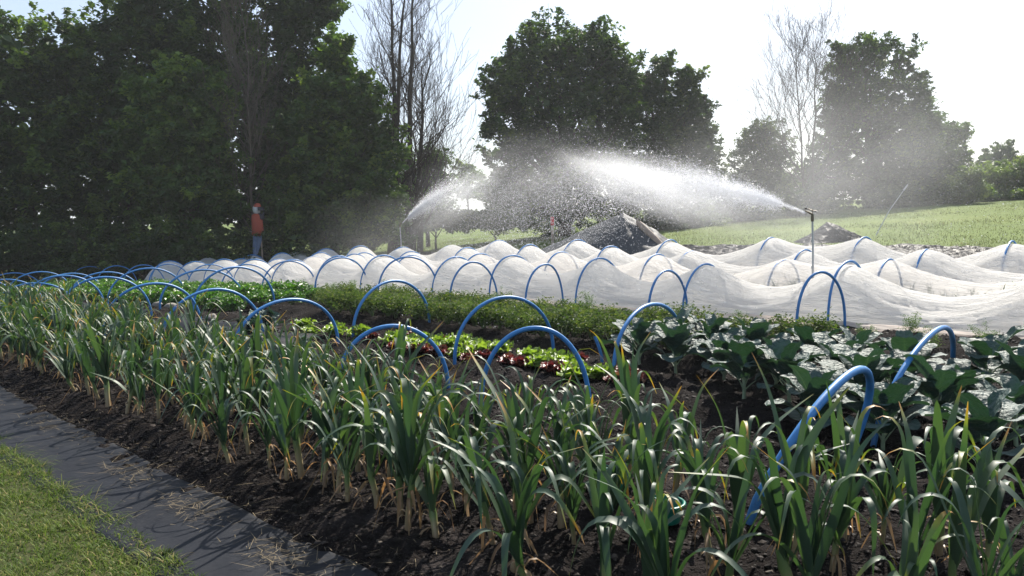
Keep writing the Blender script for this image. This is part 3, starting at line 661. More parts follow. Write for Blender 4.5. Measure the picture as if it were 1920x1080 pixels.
def make_kale(seed):
    rn = random.Random(seed); root = empty('kale_plant'); lv = MB(); st = MB(); nl = rn.randint(11, 14)
    st.tube([(0, 0, -.03), (.005, .0, .08), (0, .01, .26)], [.016, .014, .008], n=7)
    for k in range(nl):
        f = k / (nl - 1); az = k * 2.4 + rn.uniform(-.3, .3); z0 = .05 + .20 * f
        L = (.43 - .12 * f) * rn.uniform(.85, 1.2); e0 = R(rn.uniform(34, 56) + 22 * f); e1 = R(rn.uniform(-50, -10) + 55 * f)
        w_ = L * rn.uniform(.22, .29); o = np.array((0, 0, z0))
        p1 = blade_leaf(lv, o, az, e0, e1, L, w_, rn, nu=18, nv=11, shape=1.4, ruffle=.07, a=rn.uniform(.2, .75), stalk=.28, cup=rn.uniform(.05, .45))
        st.tube([o, (o + p1) / 2 + np.array((0, 0, .004)), p1 + (p1 - o) * .35], [.0055, .0045, .003], n=5, a=.5)
    a = lv.build('leaves', M['kale'], root); b = st.build('stalk', M['kalestem'], root)
    return root, [a, b]
def make_lettuce(seed, mat, red=False):
    rn = random.Random(seed); root = MB()
    for k in range(17):
        f = k / 16; az = k * 2.4 + rn.uniform(-.4, .4); L = (.145 - .05 * f) * rn.uniform(.85, 1.15)
        blade_leaf(root, (0, 0, .01 + .02 * f), az, R(18 + 55 * f), R(5 + 50 * f + rn.uniform(-25, 15)), L, L * .40, rn, nu=8, nv=7, ruffle=.38, a=rn.uniform(.1, .9), stalk=.12, cup=.1, lobes=2.5)
    o = root.build('red_lettuce' if red else 'lettuce', mat); return o
def sprig_leaves(mbx, c, n, rad, size, rn, mat=0, flat=.6, a=(.0, 1.0), asp=.55):
    """n small rhombus leaves round c"""
    c = np.asarray(c, float); p = rng.standard_normal((n, 3)) * np.array([rad, rad, rad * flat]) * .5 + c
    leaf_quads(mbx, p, size * (.6 + .8 * rng.random(n)), asp, a[0] + (a[1] - a[0]) * rng.random(n), mat)
def leaf_quads(mbx, p, size, asp, tint, m=0, upb=.7, fold=.22):
    n = len(p); nrm = rng.standard_normal((n, 3)); nrm[:, 2] = np.abs(nrm[:, 2]) + upb; nrm /= np.linalg.norm(nrm, axis=1)[:, None]
    t = rng.standard_normal((n, 3)); u = np.cross(nrm, t); u /= np.linalg.norm(u, axis=1)[:, None] + 1e-9; v = np.cross(nrm, u)
    s = size[:, None]; q = np.stack([p - u * s, p - v * s * asp + nrm * s * fold, p + u * s, p + v * s * asp + nrm * s * fold], 1)
    mbx.add(q.reshape(-1, 3), q=np.arange(4 * n).reshape(-1, 4), a=np.repeat(tint, 4), m=m)
def make_bush(seed, name, mat, w_, h, nleaf, lsize, nst=9, asp=.55, folia='leaves'):
    rn = random.Random(seed); root = empty(name); st = MB(); lv = MB()
    for k in range(nst):
        az = rn.uniform(0, 6.28); r_ = w_ * rn.uniform(.2, .95); hh = h * rn.uniform(.7, 1.05) * (1 - .3 * (r_ / w_) ** 2)
        tip = np.array((math.cos(az) * r_, math.sin(az) * r_, hh)); mid = np.array((tip[0] * .4, tip[1] * .4, hh * .6))
        st.tube([(0, 0, -.02), mid, tip], [.006, .004, .002], n=5)
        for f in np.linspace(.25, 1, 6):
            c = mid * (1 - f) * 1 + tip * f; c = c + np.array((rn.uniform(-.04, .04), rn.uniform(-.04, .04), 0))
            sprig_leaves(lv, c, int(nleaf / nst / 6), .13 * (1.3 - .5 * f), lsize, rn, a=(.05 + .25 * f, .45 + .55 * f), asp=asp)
    a = lv.build(folia, mat, root, smooth=False); b = st.build('stems', M['stalk'], root)
    return root, [a, b]
def placer(protos_, spots_, cat, labf, grp, zt=-.01, tilt=.05, scr=(.85, 1.15)):
    used_ = set(); vis = [(i, q) for i, q in enumerate(spots_)]; cnt = {}; orders = {}
    for i, q in sorted(vis, key=lambda t: t[1][0]):
        k = labf(i, *q); cnt[k] = cnt.get(k, 0) + 1; orders[i] = cnt[k]
    for i, (s, b) in enumerate(spots_):
        pi = i % len(protos_); root, ch = protos_[pi]; lab = labf(i, s, b)
        if cnt[lab] > 1: lab = ordw(orders[i]) + ' ' + lab
        g = grp if isinstance(grp, str) else grp(i, s, b)
        loc = PS(s, b, zt); rot = (rr.gauss(0, tilt), rr.gauss(0, tilt), rr.uniform(0, 6.28)); q = rr.uniform(*scr)
        if pi not in used_: used_.add(pi); root.location = loc; root.rotation_euler = rot; root.scale = (q,) * 3; tag(root, lab, cat, g)
        else: copy_tree(root, ch, loc, rot, (q,) * 3, lab, cat, g)

kp = [make_kale(300 + i) for i in range(6)]
ks = [q for q in [(s + rr.uniform(-.08, .08), b + rr.uniform(-.07, .07)) for b in (4.70, 5.26, 5.84, 6.40) for s in np.arange(-.5, {4.70: 2.2, 5.26: 3.1, 5.84: 4.3, 6.40: 4.6}[b], .43)] if inframe(*q)]
def klab(i, s, b):
    r_ = 'front' if b < 5.18 else ('second' if b < 5.66 else ('third' if b < 6.14 else 'back'))
    return 'kale plant from the near end of the %s kale row' % r_
placer(kp, ks, 'kale', klab, 'kale plants in the kale bed', scr=(.80, 1.02))
lp = [(make_lettuce(400 + i, M['lettuce']), []) for i in range(4)]; rp = [(make_lettuce(420 + i, M['redlett'], True), []) for i in range(3)]
cl1 = [(9.15, 5.35), (8.85, 5.25), (8.55, 5.42), (8.3, 5.25), (8.05, 5.4), (7.8, 5.3)]
cl2 = [(7.35, 5.5), (7.15, 5.3), (6.95, 5.5), (6.75, 5.25), (6.6, 5.45), (6.45, 5.15), (6.25, 5.35), (6.1, 5.55), (5.98, 5.2), (5.85, 5.4), (5.72, 5.55), (6.4, 5.62)]
cl3 = [(5.2, 5.4), (5.05, 5.55), (4.95, 5.3), (4.8, 5.45), (4.5, 5.25), (4.35, 5.1), (4.2, 5.25)]
allg = [('clump nearest the grey black sheet', cl1), ('middle clump inside the hoops', cl2), ('last clump before the kale', cl3)]
i = 0
gs = [(n, q) for n, l in allg for q in l]
placer(lp, [q for n, q in gs], 'lettuce', lambda i, s, b: 'lime green lettuce from the kale side, ' + gs[i][0], lambda i, s, b: 'green lettuces, ' + gs[i][0], zt=0, scr=(1.0, 1.3))
rs = [('middle clump inside the hoops', q) for q in [(7.5, 5.25), (7.25, 5.62), (6.9, 5.12), (6.55, 5.05), (6.8, 5.65), (6.3, 5.05), (6.15, 5.1), (5.8, 5.15), (5.7, 5.3)]] + \
     [('last clump before the kale', q) for q in [(5.3, 5.25), (5.1, 5.2), (4.7, 5.25), (4.75, 5.62), (4.62, 5.1), (4.05, 5.4), (3.9, 5.3), (3.95, 5.15)]]
placer(rp, [q for n, q in rs], 'lettuce', lambda i, s, b: 'dark red lettuce from the kale side, ' + rs[i][0], lambda i, s, b: 'red lettuces, ' + rs[i][0], zt=0, scr=(.7, 1.0))

pp = [make_bush(500 + i, 'potato_plant', M['potato'], .25, .30, 1100, .017) for i in range(5)]
ps_ = [q for q in [(s + rr.uniform(-.06, .06), b + rr.uniform(-.05, .05)) for b in (6.62, 7.12, 7.55) for s in np.arange(4.1 - (b - 6.6) * .8, 11.6 if b > 6.7 else 10.8, .34)] if rr.random() > .22]
placer(pp, ps_, 'potato plant', lambda i, s, b: 'bushy potato plant from the kale end in the %s potato row' % ('front' if b < 6.87 else ('middle' if b < 7.33 else 'back')),
       'potato plants behind the lettuces')
bp = [make_bush(600 + i, 'leafy_plant', M['straw_b'], .23, .28, 700, .026, asp=.7) for i in range(5)]
bs = [(s + rr.uniform(-.06, .06), b + rr.uniform(-.06, .06)) for b in (5.95, 6.5, 7.05, 7.6) for s in np.arange(12.7 + (7.6 - b) * -.3, 27, .52)]
placer(bp, bs, 'leafy plant', lambda i, s, b: 'bright leafy plant from the near end of the %s row of its bed' % ('front', 'second', 'third', 'back')[min(3, int((b - 5.68) / .55))],
       'bright green leafy plants before the tunnel end')
# feathery seedlings near the mesh edge
def make_feather(seed):
    rn = random.Random(seed); m_ = MB()
    for k in range(7):
        az = rn.uniform(0, 6.28); L = rn.uniform(.10, .20); e = R(rn.uniform(40, 80)); tip = np.array((math.cos(az) * L * math.cos(e), math.sin(az) * L * math.cos(e), L * math.sin(e)))
        m_.tube([(0, 0, 0), tip * .5 + np.array((0, 0, .01)), tip], [.0018, .0014, .0007], n=4, a=.3)
        for f in np.linspace(.15, 1.0, 9): sprig_leaves(m_, tip * f, 9, .05 * (1.2 - .6 * f), .009, rn, a=(.2, 1), asp=.3)
    return m_.build('carrot_seedling', M['carrot'], smooth=False), []
fp = [make_feather(700 + i) for i in range(4)]
fs = [(1.7, 8.7), (2.3, 9.1), (2.6, 8.5), (3.1, 9.3), (3.3, 8.6), (4.7, 8.6), (5.1, 9.2), (5.6, 8.4), (6.0, 8.9), (6.7, 8.5), (7.3, 8.9), (7.8, 8.4), (8.9, 8.6), (9.5, 9.2), (9.9, 8.7), (10.5, 8.9), (11.3, 8.5), (12.8, 9.3), (13.3, 8.9), (13.9, 9.3), (14.6, 9.2), (15.2, 9.0)]
placer(fp, fs, 'seedling', lambda i, s, b: 'feathery seedling from the kale end along the white mesh', 'feathery seedlings along the mesh', zt=0, scr=(.9, 1.6))
# dark broad plant behind the leeks, alliums inside the second tunnel
dp = [make_bush(640, 'courgette_plant', M['kale'], .30, .26, 150, .075, asp=.85)]
placer(dp, [(9.55, 5.0)], 'plant', lambda i, s, b: 'dark broad leaved plant on the grey black sheet beside the first lettuces', 'single courgette')
ap = [make_leek(900 + i, .60, .8, .2)[:2] for i in range(4)]
for root, ch in ap: root.name = 'tunnel_leek'
als = [(s + rr.uniform(-.06, .06), 12.0 + q + rr.uniform(-.04, .04)) for q in (-.25, .15) for s in np.arange(.4, 7.2, .26)]
placer(ap, als, 'leek', lambda i, s, b: 'leek from the near end of the %s row in the second tunnel' % ('front' if b < 11.95 else 'back'), 'leeks inside the second tunnel')

# ------------------------------------------------------------------ small things among the beds
def pebble(s, b, r_, label, dz=0.0, name='stone', fl=(1.2, .9, .7)):
    bm_v, bm_f = IV.copy(), IF
    import bmesh
    bm = bmesh.new(); bmesh.ops.create_icosphere(bm, subdivisions=3, radius=1)
    for v in bm.verts:
        n_ = mnoise.noise(v.co * 1.4 + Vector((s, b, 0))) * .28; v.co = v.co * (1 + n_); v.co.x *= fl[0]; v.co.y *= fl[1]; v.co.z *= fl[2]
    me = bpy.data.meshes.new(name); bm.to_mesh(me); bm.free(); me.materials.append(M['stone'])
    at = me.attributes.new('tint', 'FLOAT', 'POINT'); at.data.foreach_set('value', np.full(len(me.vertices), .6, np.float32))
    for p in me.polygons: p.use_smooth = True
    o = bpy.data.objects.new(name, me); COL.objects.link(o); o.location = PS(s, b, dz + r_ * .45); o.scale = (r_,) * 3; o.rotation_euler = (0, 0, s * 3); tag(o, label, 'stone'); return o
pebble(11.1, 5.0, .09, 'pale rounded stone on the grey black sheet under a hoop')
pebble(13.9, 5.55, .09, 'pale round stone lying before the bright leafy bed')
pebble(14.6, 5.6, .08, 'grey stone beside the pale round one before the leafy bed')
def tub(s, b, label, r_=.10, h=.13, tiltv=(0, 0)):
    o = empty('bucket', PS(s, b, 0), 0, label, 'bucket', None); o.rotation_euler = (tiltv[0], tiltv[1], s)
    prof = [(.0, .004), (r_ * .80, .004), (r_ * .82, .01), (r_ * .96, h * .82), (r_ * .97, h * .84), (r_ * 1.08, h * .86), (r_ * 1.09, h * .97), (r_ * 1.04, h), (r_ * .95, h), (r_ * .92, h * .95), (r_ * .78, .02), (0, .016)]
    th = np.linspace(0, 2 * math.pi, 41)[:-1]; pts = np.array([[[q[0] * math.cos(t), q[0] * math.sin(t), q[1]] for t in th] for q in prof])
    m_ = MB(); m_.grid(pts, closed=True); m_.build('tub', M['teal'], o)
    m2 = MB(); m2.tube([(r_ * 1.08 * math.cos(a_), r_ * .25 * math.sin(a_) + r_ * .6 * math.sin(a_), h * .9 + .05 * math.sin(a_)) for a_ in np.linspace(0, math.pi, 14)], .004, n=6); m2.build('handle', M['teal'], o)
    return o
tub(2.42, 3.08, 'teal plastic bucket half hidden in the near leeks, farther from the leaning hoop', r_=.085, h=.10, tiltv=(.12, .05))
tub(1.98, 2.90, 'teal plastic bucket between leeks, the closer one to the leaning blue hoop', r_=.09, h=.09)
tub(3.9, 2.95, 'small teal plastic pot hidden among leeks before the middle lettuces', r_=.06, h=.16)
tub(7.1, 2.7, 'small teal plastic pot hidden deep in the leeks before the first lettuces', r_=.06, h=.18)
# hand sprayer standing in the seedling bed
o = empty('hand_sprayer', PS(12.35, 8.75, 0), .4, 'red topped hand sprayer with dark bottle standing in the soil inside a blue hoop', 'sprayer')
m_ = MB(); th = np.linspace(0, 2 * math.pi, 25)[:-1]
m_.grid(np.array([[[q[0] * math.cos(t), q[0] * math.sin(t), q[1]] for t in th] for q in [(.0, 0), (.038, 0), (.04, .02), (.043, .10), (.034, .125), (.016, .14), (.016, .15), (0, .15)]]), closed=True); m_.build('bottle', M['black'], o)
m_ = MB(); m_.tube([(0, 0, .15), (0, 0, .20), (.012, 0, .225)], [.018, .02, .016], n=12); m_.tube([(-.01, 0, .21), (.07, 0, .225)], .009, n=8); m_.tube([(.03, 0, .20), (.05, 0, .17), (.045, 0, .15)], .005, n=6); m_.build('spray_head', M['red'], o)
m_ = MB(); m_.tube([(0 + .02 * math.cos(t), 0, .245 + .018 * math.sin(t)) for t in np.linspace(0, 6.28, 14)], .004, n=6); m_.build('hanging_ring', M['white'], o)

# ------------------------------------------------------------------ sprinklers
def sprinkler(loc, h, lean, label, head_az, rad=.014):
    o = empty('sprinkler', loc, 0, label, 'sprinkler'); tx, ty = lean
    a = MB(); a.tube([(0, 0, -.1), (tx * .3, ty * .3, h * .3), (tx * .62 + .006, ty * .62, h * .62), (tx, ty, h - .10)], [rad * 1.15, rad * 1.1, rad, rad], n=12)
    for f in (.45, .72): a.tube([(tx * f, ty * f, h * f - .02), (tx * f, ty * f, h * f + .02)], rad * 1.5, n=12)
    a.build('riser', M['metal'], o)
    hb = MB(); c, s = math.cos(head_az), math.sin(head_az); T = Vector((tx, ty, h))
    hb.tube([T - Vector((0, 0, .11)), T - Vector((0, 0, .05)), T], [.022, .022, .016], n=12)
    hb.tube([T - Vector((0, 0, .01)), T + Vector((c * .05, s * .05, .02)), T + Vector((c * .11, s * .11, .045))], [.016, .015, .009], n=10)
    hb.build('nozzle', M['brass'], o)
    ar = MB(); ar.tube([T + Vector((-c * .06, -s * .06, .035)), T + Vector((0, 0, .045)), T + Vector((c * .07, s * .07, .075))], [.009, .006, .008], n=8); ar.box(tuple(T + Vector((c * .10, s * .10, .075))), (.03, .03, .02)); ar.tube([T, T + Vector((0, 0, .06))], .005, n=8)
    ar.build('impact_arm', M['brass'], o)
    return o
SPR = PS(5.05, 11.18); zr = 1.42 - SPR[2] + .01
sprinkler(SPR, zr, (-.015, .01), 'tall sprinkler on a grey riser between white tunnels, throwing the big jet', math.radians(135))
SPL = PS(21.6, 16.4)
sprinkler(SPL, 1.42 - SPL[2], (-.03, 0), 'distant sprinkler on a pale riser beyond the tunnels before the dark trees', math.radians(40), rad=.017)
def UX(u, Y): return Y * (u - 960) / FOC
def HO(u): return 417 + (960 - u) * .021
def ZV(v, u, Y): return CAM_H + Y * (HO(u) - v) / FOC
c = (UX(1640, 25), 25.0, float(zg(UX(1640, 25), 25)))
o = empty('leaning_pipe', c, 0, 'slender pipe leaning to one side with a white tip beyond the black polythene', 'pipe')
m_ = MB(); m_.tube([(0, 0, -.1), (.45, 0, .75), (.92, 0, 1.42)], [.018, .015, .014], n=8); m_.build('pole', M['metal'], o)
m_ = MB(); m_.tube([(.90, 0, 1.39), (1.02, 0, 1.56)], [.028, .02], n=10); m_.build('cap', M['white'], o)
c = (UX(1038, 34), 34.0, float(zg(UX(1038, 34), 34)))
o = empty('marker_post', c, 0, 'pale post with a red top in front of the shrubs under the big round tree', 'post')
m_ = MB(); m_.box((0, 0, .35), (.12, .10, .9)); m_.build('post', M['wood'], o, smooth=False)
m_ = MB(); m_.box((0, -.003, .98), (.15, .13, .36)); m_.build('top', M['red'], o, smooth=False)

# ------------------------------------------------------------------ covered heaps
def heap(cx, cy_, w_, d_, h, skew, label, mat, seed, ridge=.62, lam=9):
    c = Vector((cx, cy_, float(zg(cx, cy_))))
    U, V = np.meshgrid(np.linspace(-1, 1, 120), np.linspace(-1, 1, 70))
    up = U - ridge * 0; peak = skew
    left = np.clip((U + 1) / (peak + 1), 0, 1); right = np.clip((1 - U) / (1 - peak), 0, 1)
    prof = np.where(U < peak, left ** .95, right ** .85) * np.clip(1 - np.abs(V) ** 1.6, 0, 1)
    wr = .05 * np.abs(fbm(U * lam + V * 2.5, V * 2.2, 4, seed)) * (U > peak) * 2.2 + .035 * np.abs(fbm(U * 4, V * 5, 4, seed + 1))
    Zh = h * prof + wr * (prof > .01) * np.minimum(1, prof * 5) - .04
    X = U * w_ / 2 + .1 * fbm(U * 2, V * 2, 2, seed + 4); Y = V * d_ / 2 + .1 * fbm(U * 2, V * 2, 2, seed + 5)
    m_ = MB(); m_.grid(np.stack([X, Y, Zh], -1)); return c, m_
cx, cy_ = UX(1133, 23.5), 23.5
c, m_ = heap(cx, cy_, 5.0, 3.0, 1.30, .22, '', M['tarp'], 301)
o = empty('covered_heap', tuple(c), 0, 'big peaked heap under a dark tarpaulin with a timber on its side', 'heap')
m_.build('tarpaulin', M['tarp'], o)
m_ = MB(); m_.tube([(.95, -.5, .98), (1.35, -.75, .55), (1.85, -1.0, -.05)], [.09, .10, .10], n=10); m_.tube([(.92, -.5, .98), (.93, -.45, 1.12)], [.04, .03], n=8); m_.build('timber', M['wood'], o)
cx, cy_ = UX(1560, 24), 24.0
c, m_ = heap(cx, cy_, 2.0, 1.5, .58, -.1, '', M['mulch'], 321, lam=5)
tag(m_.build('plastic_heap', M['mulch']), 'low crumpled heap of silvery plastic behind the tall sprinkler post', 'heap').location = c

# ------------------------------------------------------------------ scarecrow
def loft(mbx, secs, n=16, a=.5):
    """secs: (x, y, z, rx, ry)"""
    th = np.linspace(0, 2 * math.pi, n + 1)[:-1]
    mbx.grid(np.array([[[x + rx * math.cos(t), y + ry * math.sin(t), z] for t in th] for x, y, z, rx, ry in secs]), closed=True, a=a)
Y_ = 29.0; X_ = UX(487, Y_); g = float(zg(X_, Y_)); feet = ZV(482, 487, Y_)
o = empty('scarecrow', (X_, Y_, g), 0, 'scarecrow in jeans and an orange vest propped on a stake before dark trees', 'scarecrow')
k_ = (ZV(382, 487, Y_) - feet) / 2.0; z0 = feet - g
def s3(l): return [(x * k_, y * k_, z0 + z * k_, rx * k_, ry * k_) for x, y, z, rx, ry in l]
m_ = MB()
loft(m_, s3([(-.16, 0, .0, .055, .06), (-.15, 0, .25, .075, .08), (-.11, 0, .55, .09, .10), (-.07, 0, .85, .105, .12), (-.06, 0, 1.0, .11, .13)]))
loft(m_, s3([(-.10, .03, .10, .05, .055), (-.03, .03, .35, .07, .08), (.04, .02, .6, .085, .10), (.06, 0, .85, .105, .12), (.05, 0, 1.0, .11, .13)]))
loft(m_, s3([(0, 0, .84, .10, .10), (0, 0, .88, .18, .14), (0, 0, 1.06, .185, .14), (0, 0, 1.08, .10, .08)])); m_.build('jeans', M['denim'], o)
m_ = MB(); loft(m_, s3([(.0, 0, .80, .20, .15), (0, 0, .83, .22, .17), (0, 0, 1.1, .215, .16), (-.01, 0, 1.4, .21, .15), (-.02, 0, 1.56, .18, .12), (-.01, 0, 1.63, .09, .08)])); m_.build('vest', M['orange'], o)
m_ = MB(); loft(m_, s3([(.10, -.01, 1.36, .07, .08), (.17, 0, 1.45, .09, .10), (.16, 0, 1.56, .09, .09), (.08, 0, 1.63, .07, .07), (-.05, 0, 1.64, .06, .06)])); m_.tube([(.20 * k_, -.02, z0 + 1.52 * k_), (.26 * k_, -.03, z0 + 1.62 * k_), (.25 * k_, -.03, z0 + 1.70 * k_)], [.05, .035, .02], n=8); m_.build('jacket_collar', M['dark'], o)
m_ = MB(); loft(m_, s3([(.0, 0, 1.60, .07, .07), (0, 0, 1.66, .12, .12), (-.01, 0, 1.76, .14, .145), (0, 0, 1.86, .135, .14), (.02, 0, 1.93, .10, .10), (.02, 0, 1.96, .03, .03)]), n=18); m_.build('stuffed_head', M['white'], o)
m_ = MB(); loft(m_, s3([(.02, 0, 1.86, .142, .147), (.03, 0, 1.93, .13, .135), (.04, 0, 1.99, .08, .09), (.04, 0, 2.01, .02, .02)])); m_.build('cap', M['orange'], o)
m_ = MB(); m_.grid(np.array([[[(.02 + r_ * math.cos(t)) * k_, r_ * math.sin(t) * k_, z0 + (1.87 - .10 * (r_ - .14) / .12 + dz) * k_] for t in np.linspace(-1.2, 1.2, 12)] for r_, dz in ((.14, 0), (.20, 0), (.27, -.02), (.27, -.035), (.20, -.015), (.14, -.015))])); m_.build('cap_peak', M['dark'], o)
m_ = MB(); m_.tube([(.10, .12, -.1), (.07, .13, z0 + .6 * k_), (.02, .13, z0 + 1.0 * k_)], .03, n=8); m_.tube([(-.30 * k_, 0, z0 + .98 * k_), (-.18 * k_, 0, z0 + .93 * k_)], .02, n=6); m_.tube([(.15 * k_, 0, z0 + .88 * k_), (.34 * k_, -.03, z0 + .83 * k_)], .03, n=6); m_.build('stake', M['wood'], o)

# ------------------------------------------------------------------ trees
def crown_leaves(mbx, lobes, nleaf, lsize, seed, spray=.8, thick=.22, upl=.25, m=0, asp=.55):
    """lobes: (centre, (rx, ry, rz)). Leafy sprays grow out from inside each lobe and break its outline."""
    g_ = np.random.default_rng(seed)
    area = np.array([r[0] * r[2] + r[1] * r[2] for c, r in lobes]); area = area / area.sum()
    for (c, r), w_ in zip(lobes, area):
        n = int(nleaf * w_ * .80); per = 80; nc = max(3, n // per); rm = (r[0] * r[1] * r[2]) ** (1 / 3)
        d = g_.standard_normal((nc, 3)); d /= np.linalg.norm(d, axis=1)[:, None]
        rad = .42 + .62 * g_.random(nc) ** .6
        cc = np.array(c) + d * np.array(r) * rad[:, None]
        dirs = d + np.array([0, 0, upl]) + .45 * g_.standard_normal((nc, 3)); dirs /= np.linalg.norm(dirs, axis=1)[:, None]
        L = spray * (.6 + 1.1 * g_.random(nc) ** 1.5) * min(1, .35 + rm / 2.2)
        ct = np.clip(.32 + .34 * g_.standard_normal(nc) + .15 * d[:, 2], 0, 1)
        t = g_.random((nc, per)); off = (t - .5) * L[:, None]
        p = cc[:, None] + dirs[:, None] * off[..., None] + g_.standard_normal((nc, per, 3)) * (thick * (1.15 - .85 * t))[..., None] * np.array([1, 1, .6])
        p[..., 2] = np.maximum(p[..., 2], .05)
        tint = np.clip(ct[:, None] + .16 * g_.standard_normal((nc, per)), 0, 1)
        sz = lsize * (.6 + .8 * g_.random(nc * per))
        leaf_quads(mbx, p.reshape(-1, 3), sz, asp, tint.ravel(), m)
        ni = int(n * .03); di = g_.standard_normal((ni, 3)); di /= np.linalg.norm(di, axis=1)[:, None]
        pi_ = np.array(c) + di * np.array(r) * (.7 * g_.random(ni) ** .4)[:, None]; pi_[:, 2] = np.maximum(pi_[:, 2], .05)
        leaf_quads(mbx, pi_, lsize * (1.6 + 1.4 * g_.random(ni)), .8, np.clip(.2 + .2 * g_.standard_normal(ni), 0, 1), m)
def branch_tree(mbx, p, d, L, r_, depth, rn, spread=.5, upb=.12, sides=5, gn=3, minr=.006, wig=.10, kid=3):
    pts = [Vector(p)]; d = Vector(d).normalized(); rs = [r_]
    for k in range(gn):
        d = (d + Vector((rn.gauss(0, wig), rn.gauss(0, wig), rn.gauss(0, wig) + upb * .5))).normalized()
        pts.append(pts[-1] + d * L / gn); rs.append(max(minr, r_ * (1 - .55 * (k + 1) / gn)))
    mbx.tube(pts, rs, n=sides if r_ > .03 else 3, cap=False, a=rn.uniform(.3, .7))
    if depth <= 0: return
    for k in range(kid + (1 if depth > 2 else 0)):
        f = rn.uniform(.35, 1) if k else 1; i = min(gn - 1, int(f * gn)); q = pts[i].lerp(pts[i + 1], f * gn - i) if f < 1 else pts[-1]
        nd = (d + Vector((rn.gauss(0, spread), rn.gauss(0, spread), rn.gauss(0, spread * .6) + upb))).normalized()
        rr_ = max(minr, r_ * (1 - .55 * f) * rn.uniform(.6, .85))
        branch_tree(mbx, q, nd, L * rn.uniform(.6, .85), rr_, depth - 1, rn, spread, upb, sides, gn, minr, wig, kid)
def lobe_w(base, u, v, ru, rv, Y, dy=0.0, dep=.85):
    Yq = Y + dy; return ((UX(u, Yq) - base[0], dy, ZV(v, u, Yq) - base[2]), (ru / FOC * Yq, ru / FOC * Yq * dep, rv / FOC * Yq))
def leafy_tree(name, u0, Y, lobes, nleaf, lsize, mat, seed, label, cat='tree', trunk_r=.16, spray=.9, thick=.22, upl=.25, limbs=True, dep=.85, group=None):
    bx = UX(u0, Y); base = (bx, Y, float(zfar(bx, Y)))
    o = empty(name, base, 0, label, cat, group); rn = random.Random(seed); m_ = MB(); g_ = random.Random(seed + 1)
    lw = [lobe_w(base, l[0], l[1], l[2], l[3], Y, (l[4] if len(l) > 4 else g_.uniform(-.35, .35) * l[2] / FOC * Y), dep) for l in lobes]
    crown_leaves(m_, lw, nleaf, lsize, seed, spray, thick, upl); m_.build('crown', mat, o, smooth=False)
    if limbs:
        t = MB(); top = max(c[2] + r[2] * .3 for c, r in lw)
        ax = [Vector((0, 0, -.2)), Vector((rn.uniform(-.1, .1), 0, top * .22)), Vector((rn.uniform(-.3, .3), 0, top * .5)), Vector((rn.uniform(-.5, .5), 0, top * .8))]
        t.tube(ax, [trunk_r * 1.3, trunk_r, trunk_r * .65, trunk_r * .2], n=9)
        for c, r in lw:
            C_ = Vector(c); h0 = min(max(.12 * top, C_.z * .45), top * .7); f = h0 / top; st = Vector((0, 0, h0))
            md = st.lerp(C_, .55) + Vector((rn.uniform(-.2, .2), rn.uniform(-.2, .2), .15))
            t.tube([st, md, C_], [trunk_r * .5, trunk_r * .32, trunk_r * .12], n=6)
            for k in range(3): branch_tree(t, C_.lerp(md, .3), Vector((rn.gauss(0, 1), rn.gauss(0, 1), .7)), max(r) * .8, trunk_r * .16, 1, rn, kid=3)
        t.build('trunk', M['bark'], o)
    return o
def bare_tree(u0, Y, vtop, seed, label, r_=.13, nstem=1, lean=0, spread=.42, depth=4, mat='bark', L0=.34, upb=.2, nb=15):
    bx = UX(u0, Y); base = (bx, Y, float(zfar(bx, Y))); H_ = ZV(vtop, u0, Y) - base[2]
    o = empty('bare_tree', base, 0, label, 'tree'); rn = random.Random(seed); t = MB(); tw = MB()
    for sI in range(nstem):
        dx = lean + rn.uniform(-.12, .16) * (nstem > 1); n = 7; pts = []; rs = []
        for k in range(n + 1):
            f = k / n; pts.append(Vector((sI * .35 - .2 * (nstem > 1) + dx * H_ * f + rn.gauss(0, .05) * f * 2, rn.gauss(0, .1) * f, H_ * .97 * f - .2 * (k == 0)))); rs.append(r_ * (1 - .88 * f))
        t.tube(pts, rs, n=8)
        for k in range(34 if nstem == 1 else nb):
            f = .10 + .88 * ((k + rn.random()) / (34 if nstem == 1 else nb)); i = min(n - 1, int(f * n)); q = pts[i].lerp(pts[i + 1], f * n - i); a_ = rn.uniform(0, 6.28); el = rn.uniform(.5, 1.0)
            branch_tree(tw, q, (math.cos(a_) * math.cos(el), math.sin(a_) * math.cos(el), math.sin(el)), H_ * L0 * (1 - .68 * f) * rn.uniform(.45, .8), r_ * .34 * (1 - .8 * f) + .007, depth - 1, rn, spread, upb, kid=3, minr=.0055)
    t.build('trunk', M[mat], o); tw.build('branches', M[mat], o); return o

# the dark wood on one side
leafy_tree('broadleaf_tree', 60, 31, [(60, 120, 105, 80), (40, 220, 120, 110), (110, 300, 100, 110), (10, 340, 90, 100), (-60, 260, 90, 160), (70, 420, 120, 70), (150, 190, 60, 90)], 46800, .112, M['tdark'], 1001, 'dark leafy tree on the outer edge of the wood, lower than its neighbours')
leafy_tree('broadleaf_tree', -190, 33, [(-190, 160, 110, 90), (-90, 260, 100, 110), (-280, 240, 100, 110), (-190, 330, 150, 110), (-60, 380, 70, 80), (-230, 430, 130, 60)], 34000, .12, M['tdark'], 1010, 'dark leafy tree mostly cut off by the frame edge, outermost of the wood')
leafy_tree('broadleaf_tree', 250, 32, [(200, 110, 75, 80), (290, 50, 85, 75), (345, 110, 80, 90), (240, 200, 110, 100), (300, 290, 110, 100), (210, 330, 100, 110), (250, 430, 150, 70)], 54000, .112, M['tdark'], 1002, 'tall dark leafy tree second in from the outer edge of the wood')
leafy_tree('broadleaf_tree', 370, 29.5, [(350, 190, 75, 60), (400, 185, 55, 65), (330, 270, 90, 70), (390, 290, 70, 80), (360, 370, 90, 60), (300, 350, 60, 60)], 36000, .112, M['tmid'], 1003, 'bushy mid green tree with sunlit leaves standing in front of the taller dark ones')
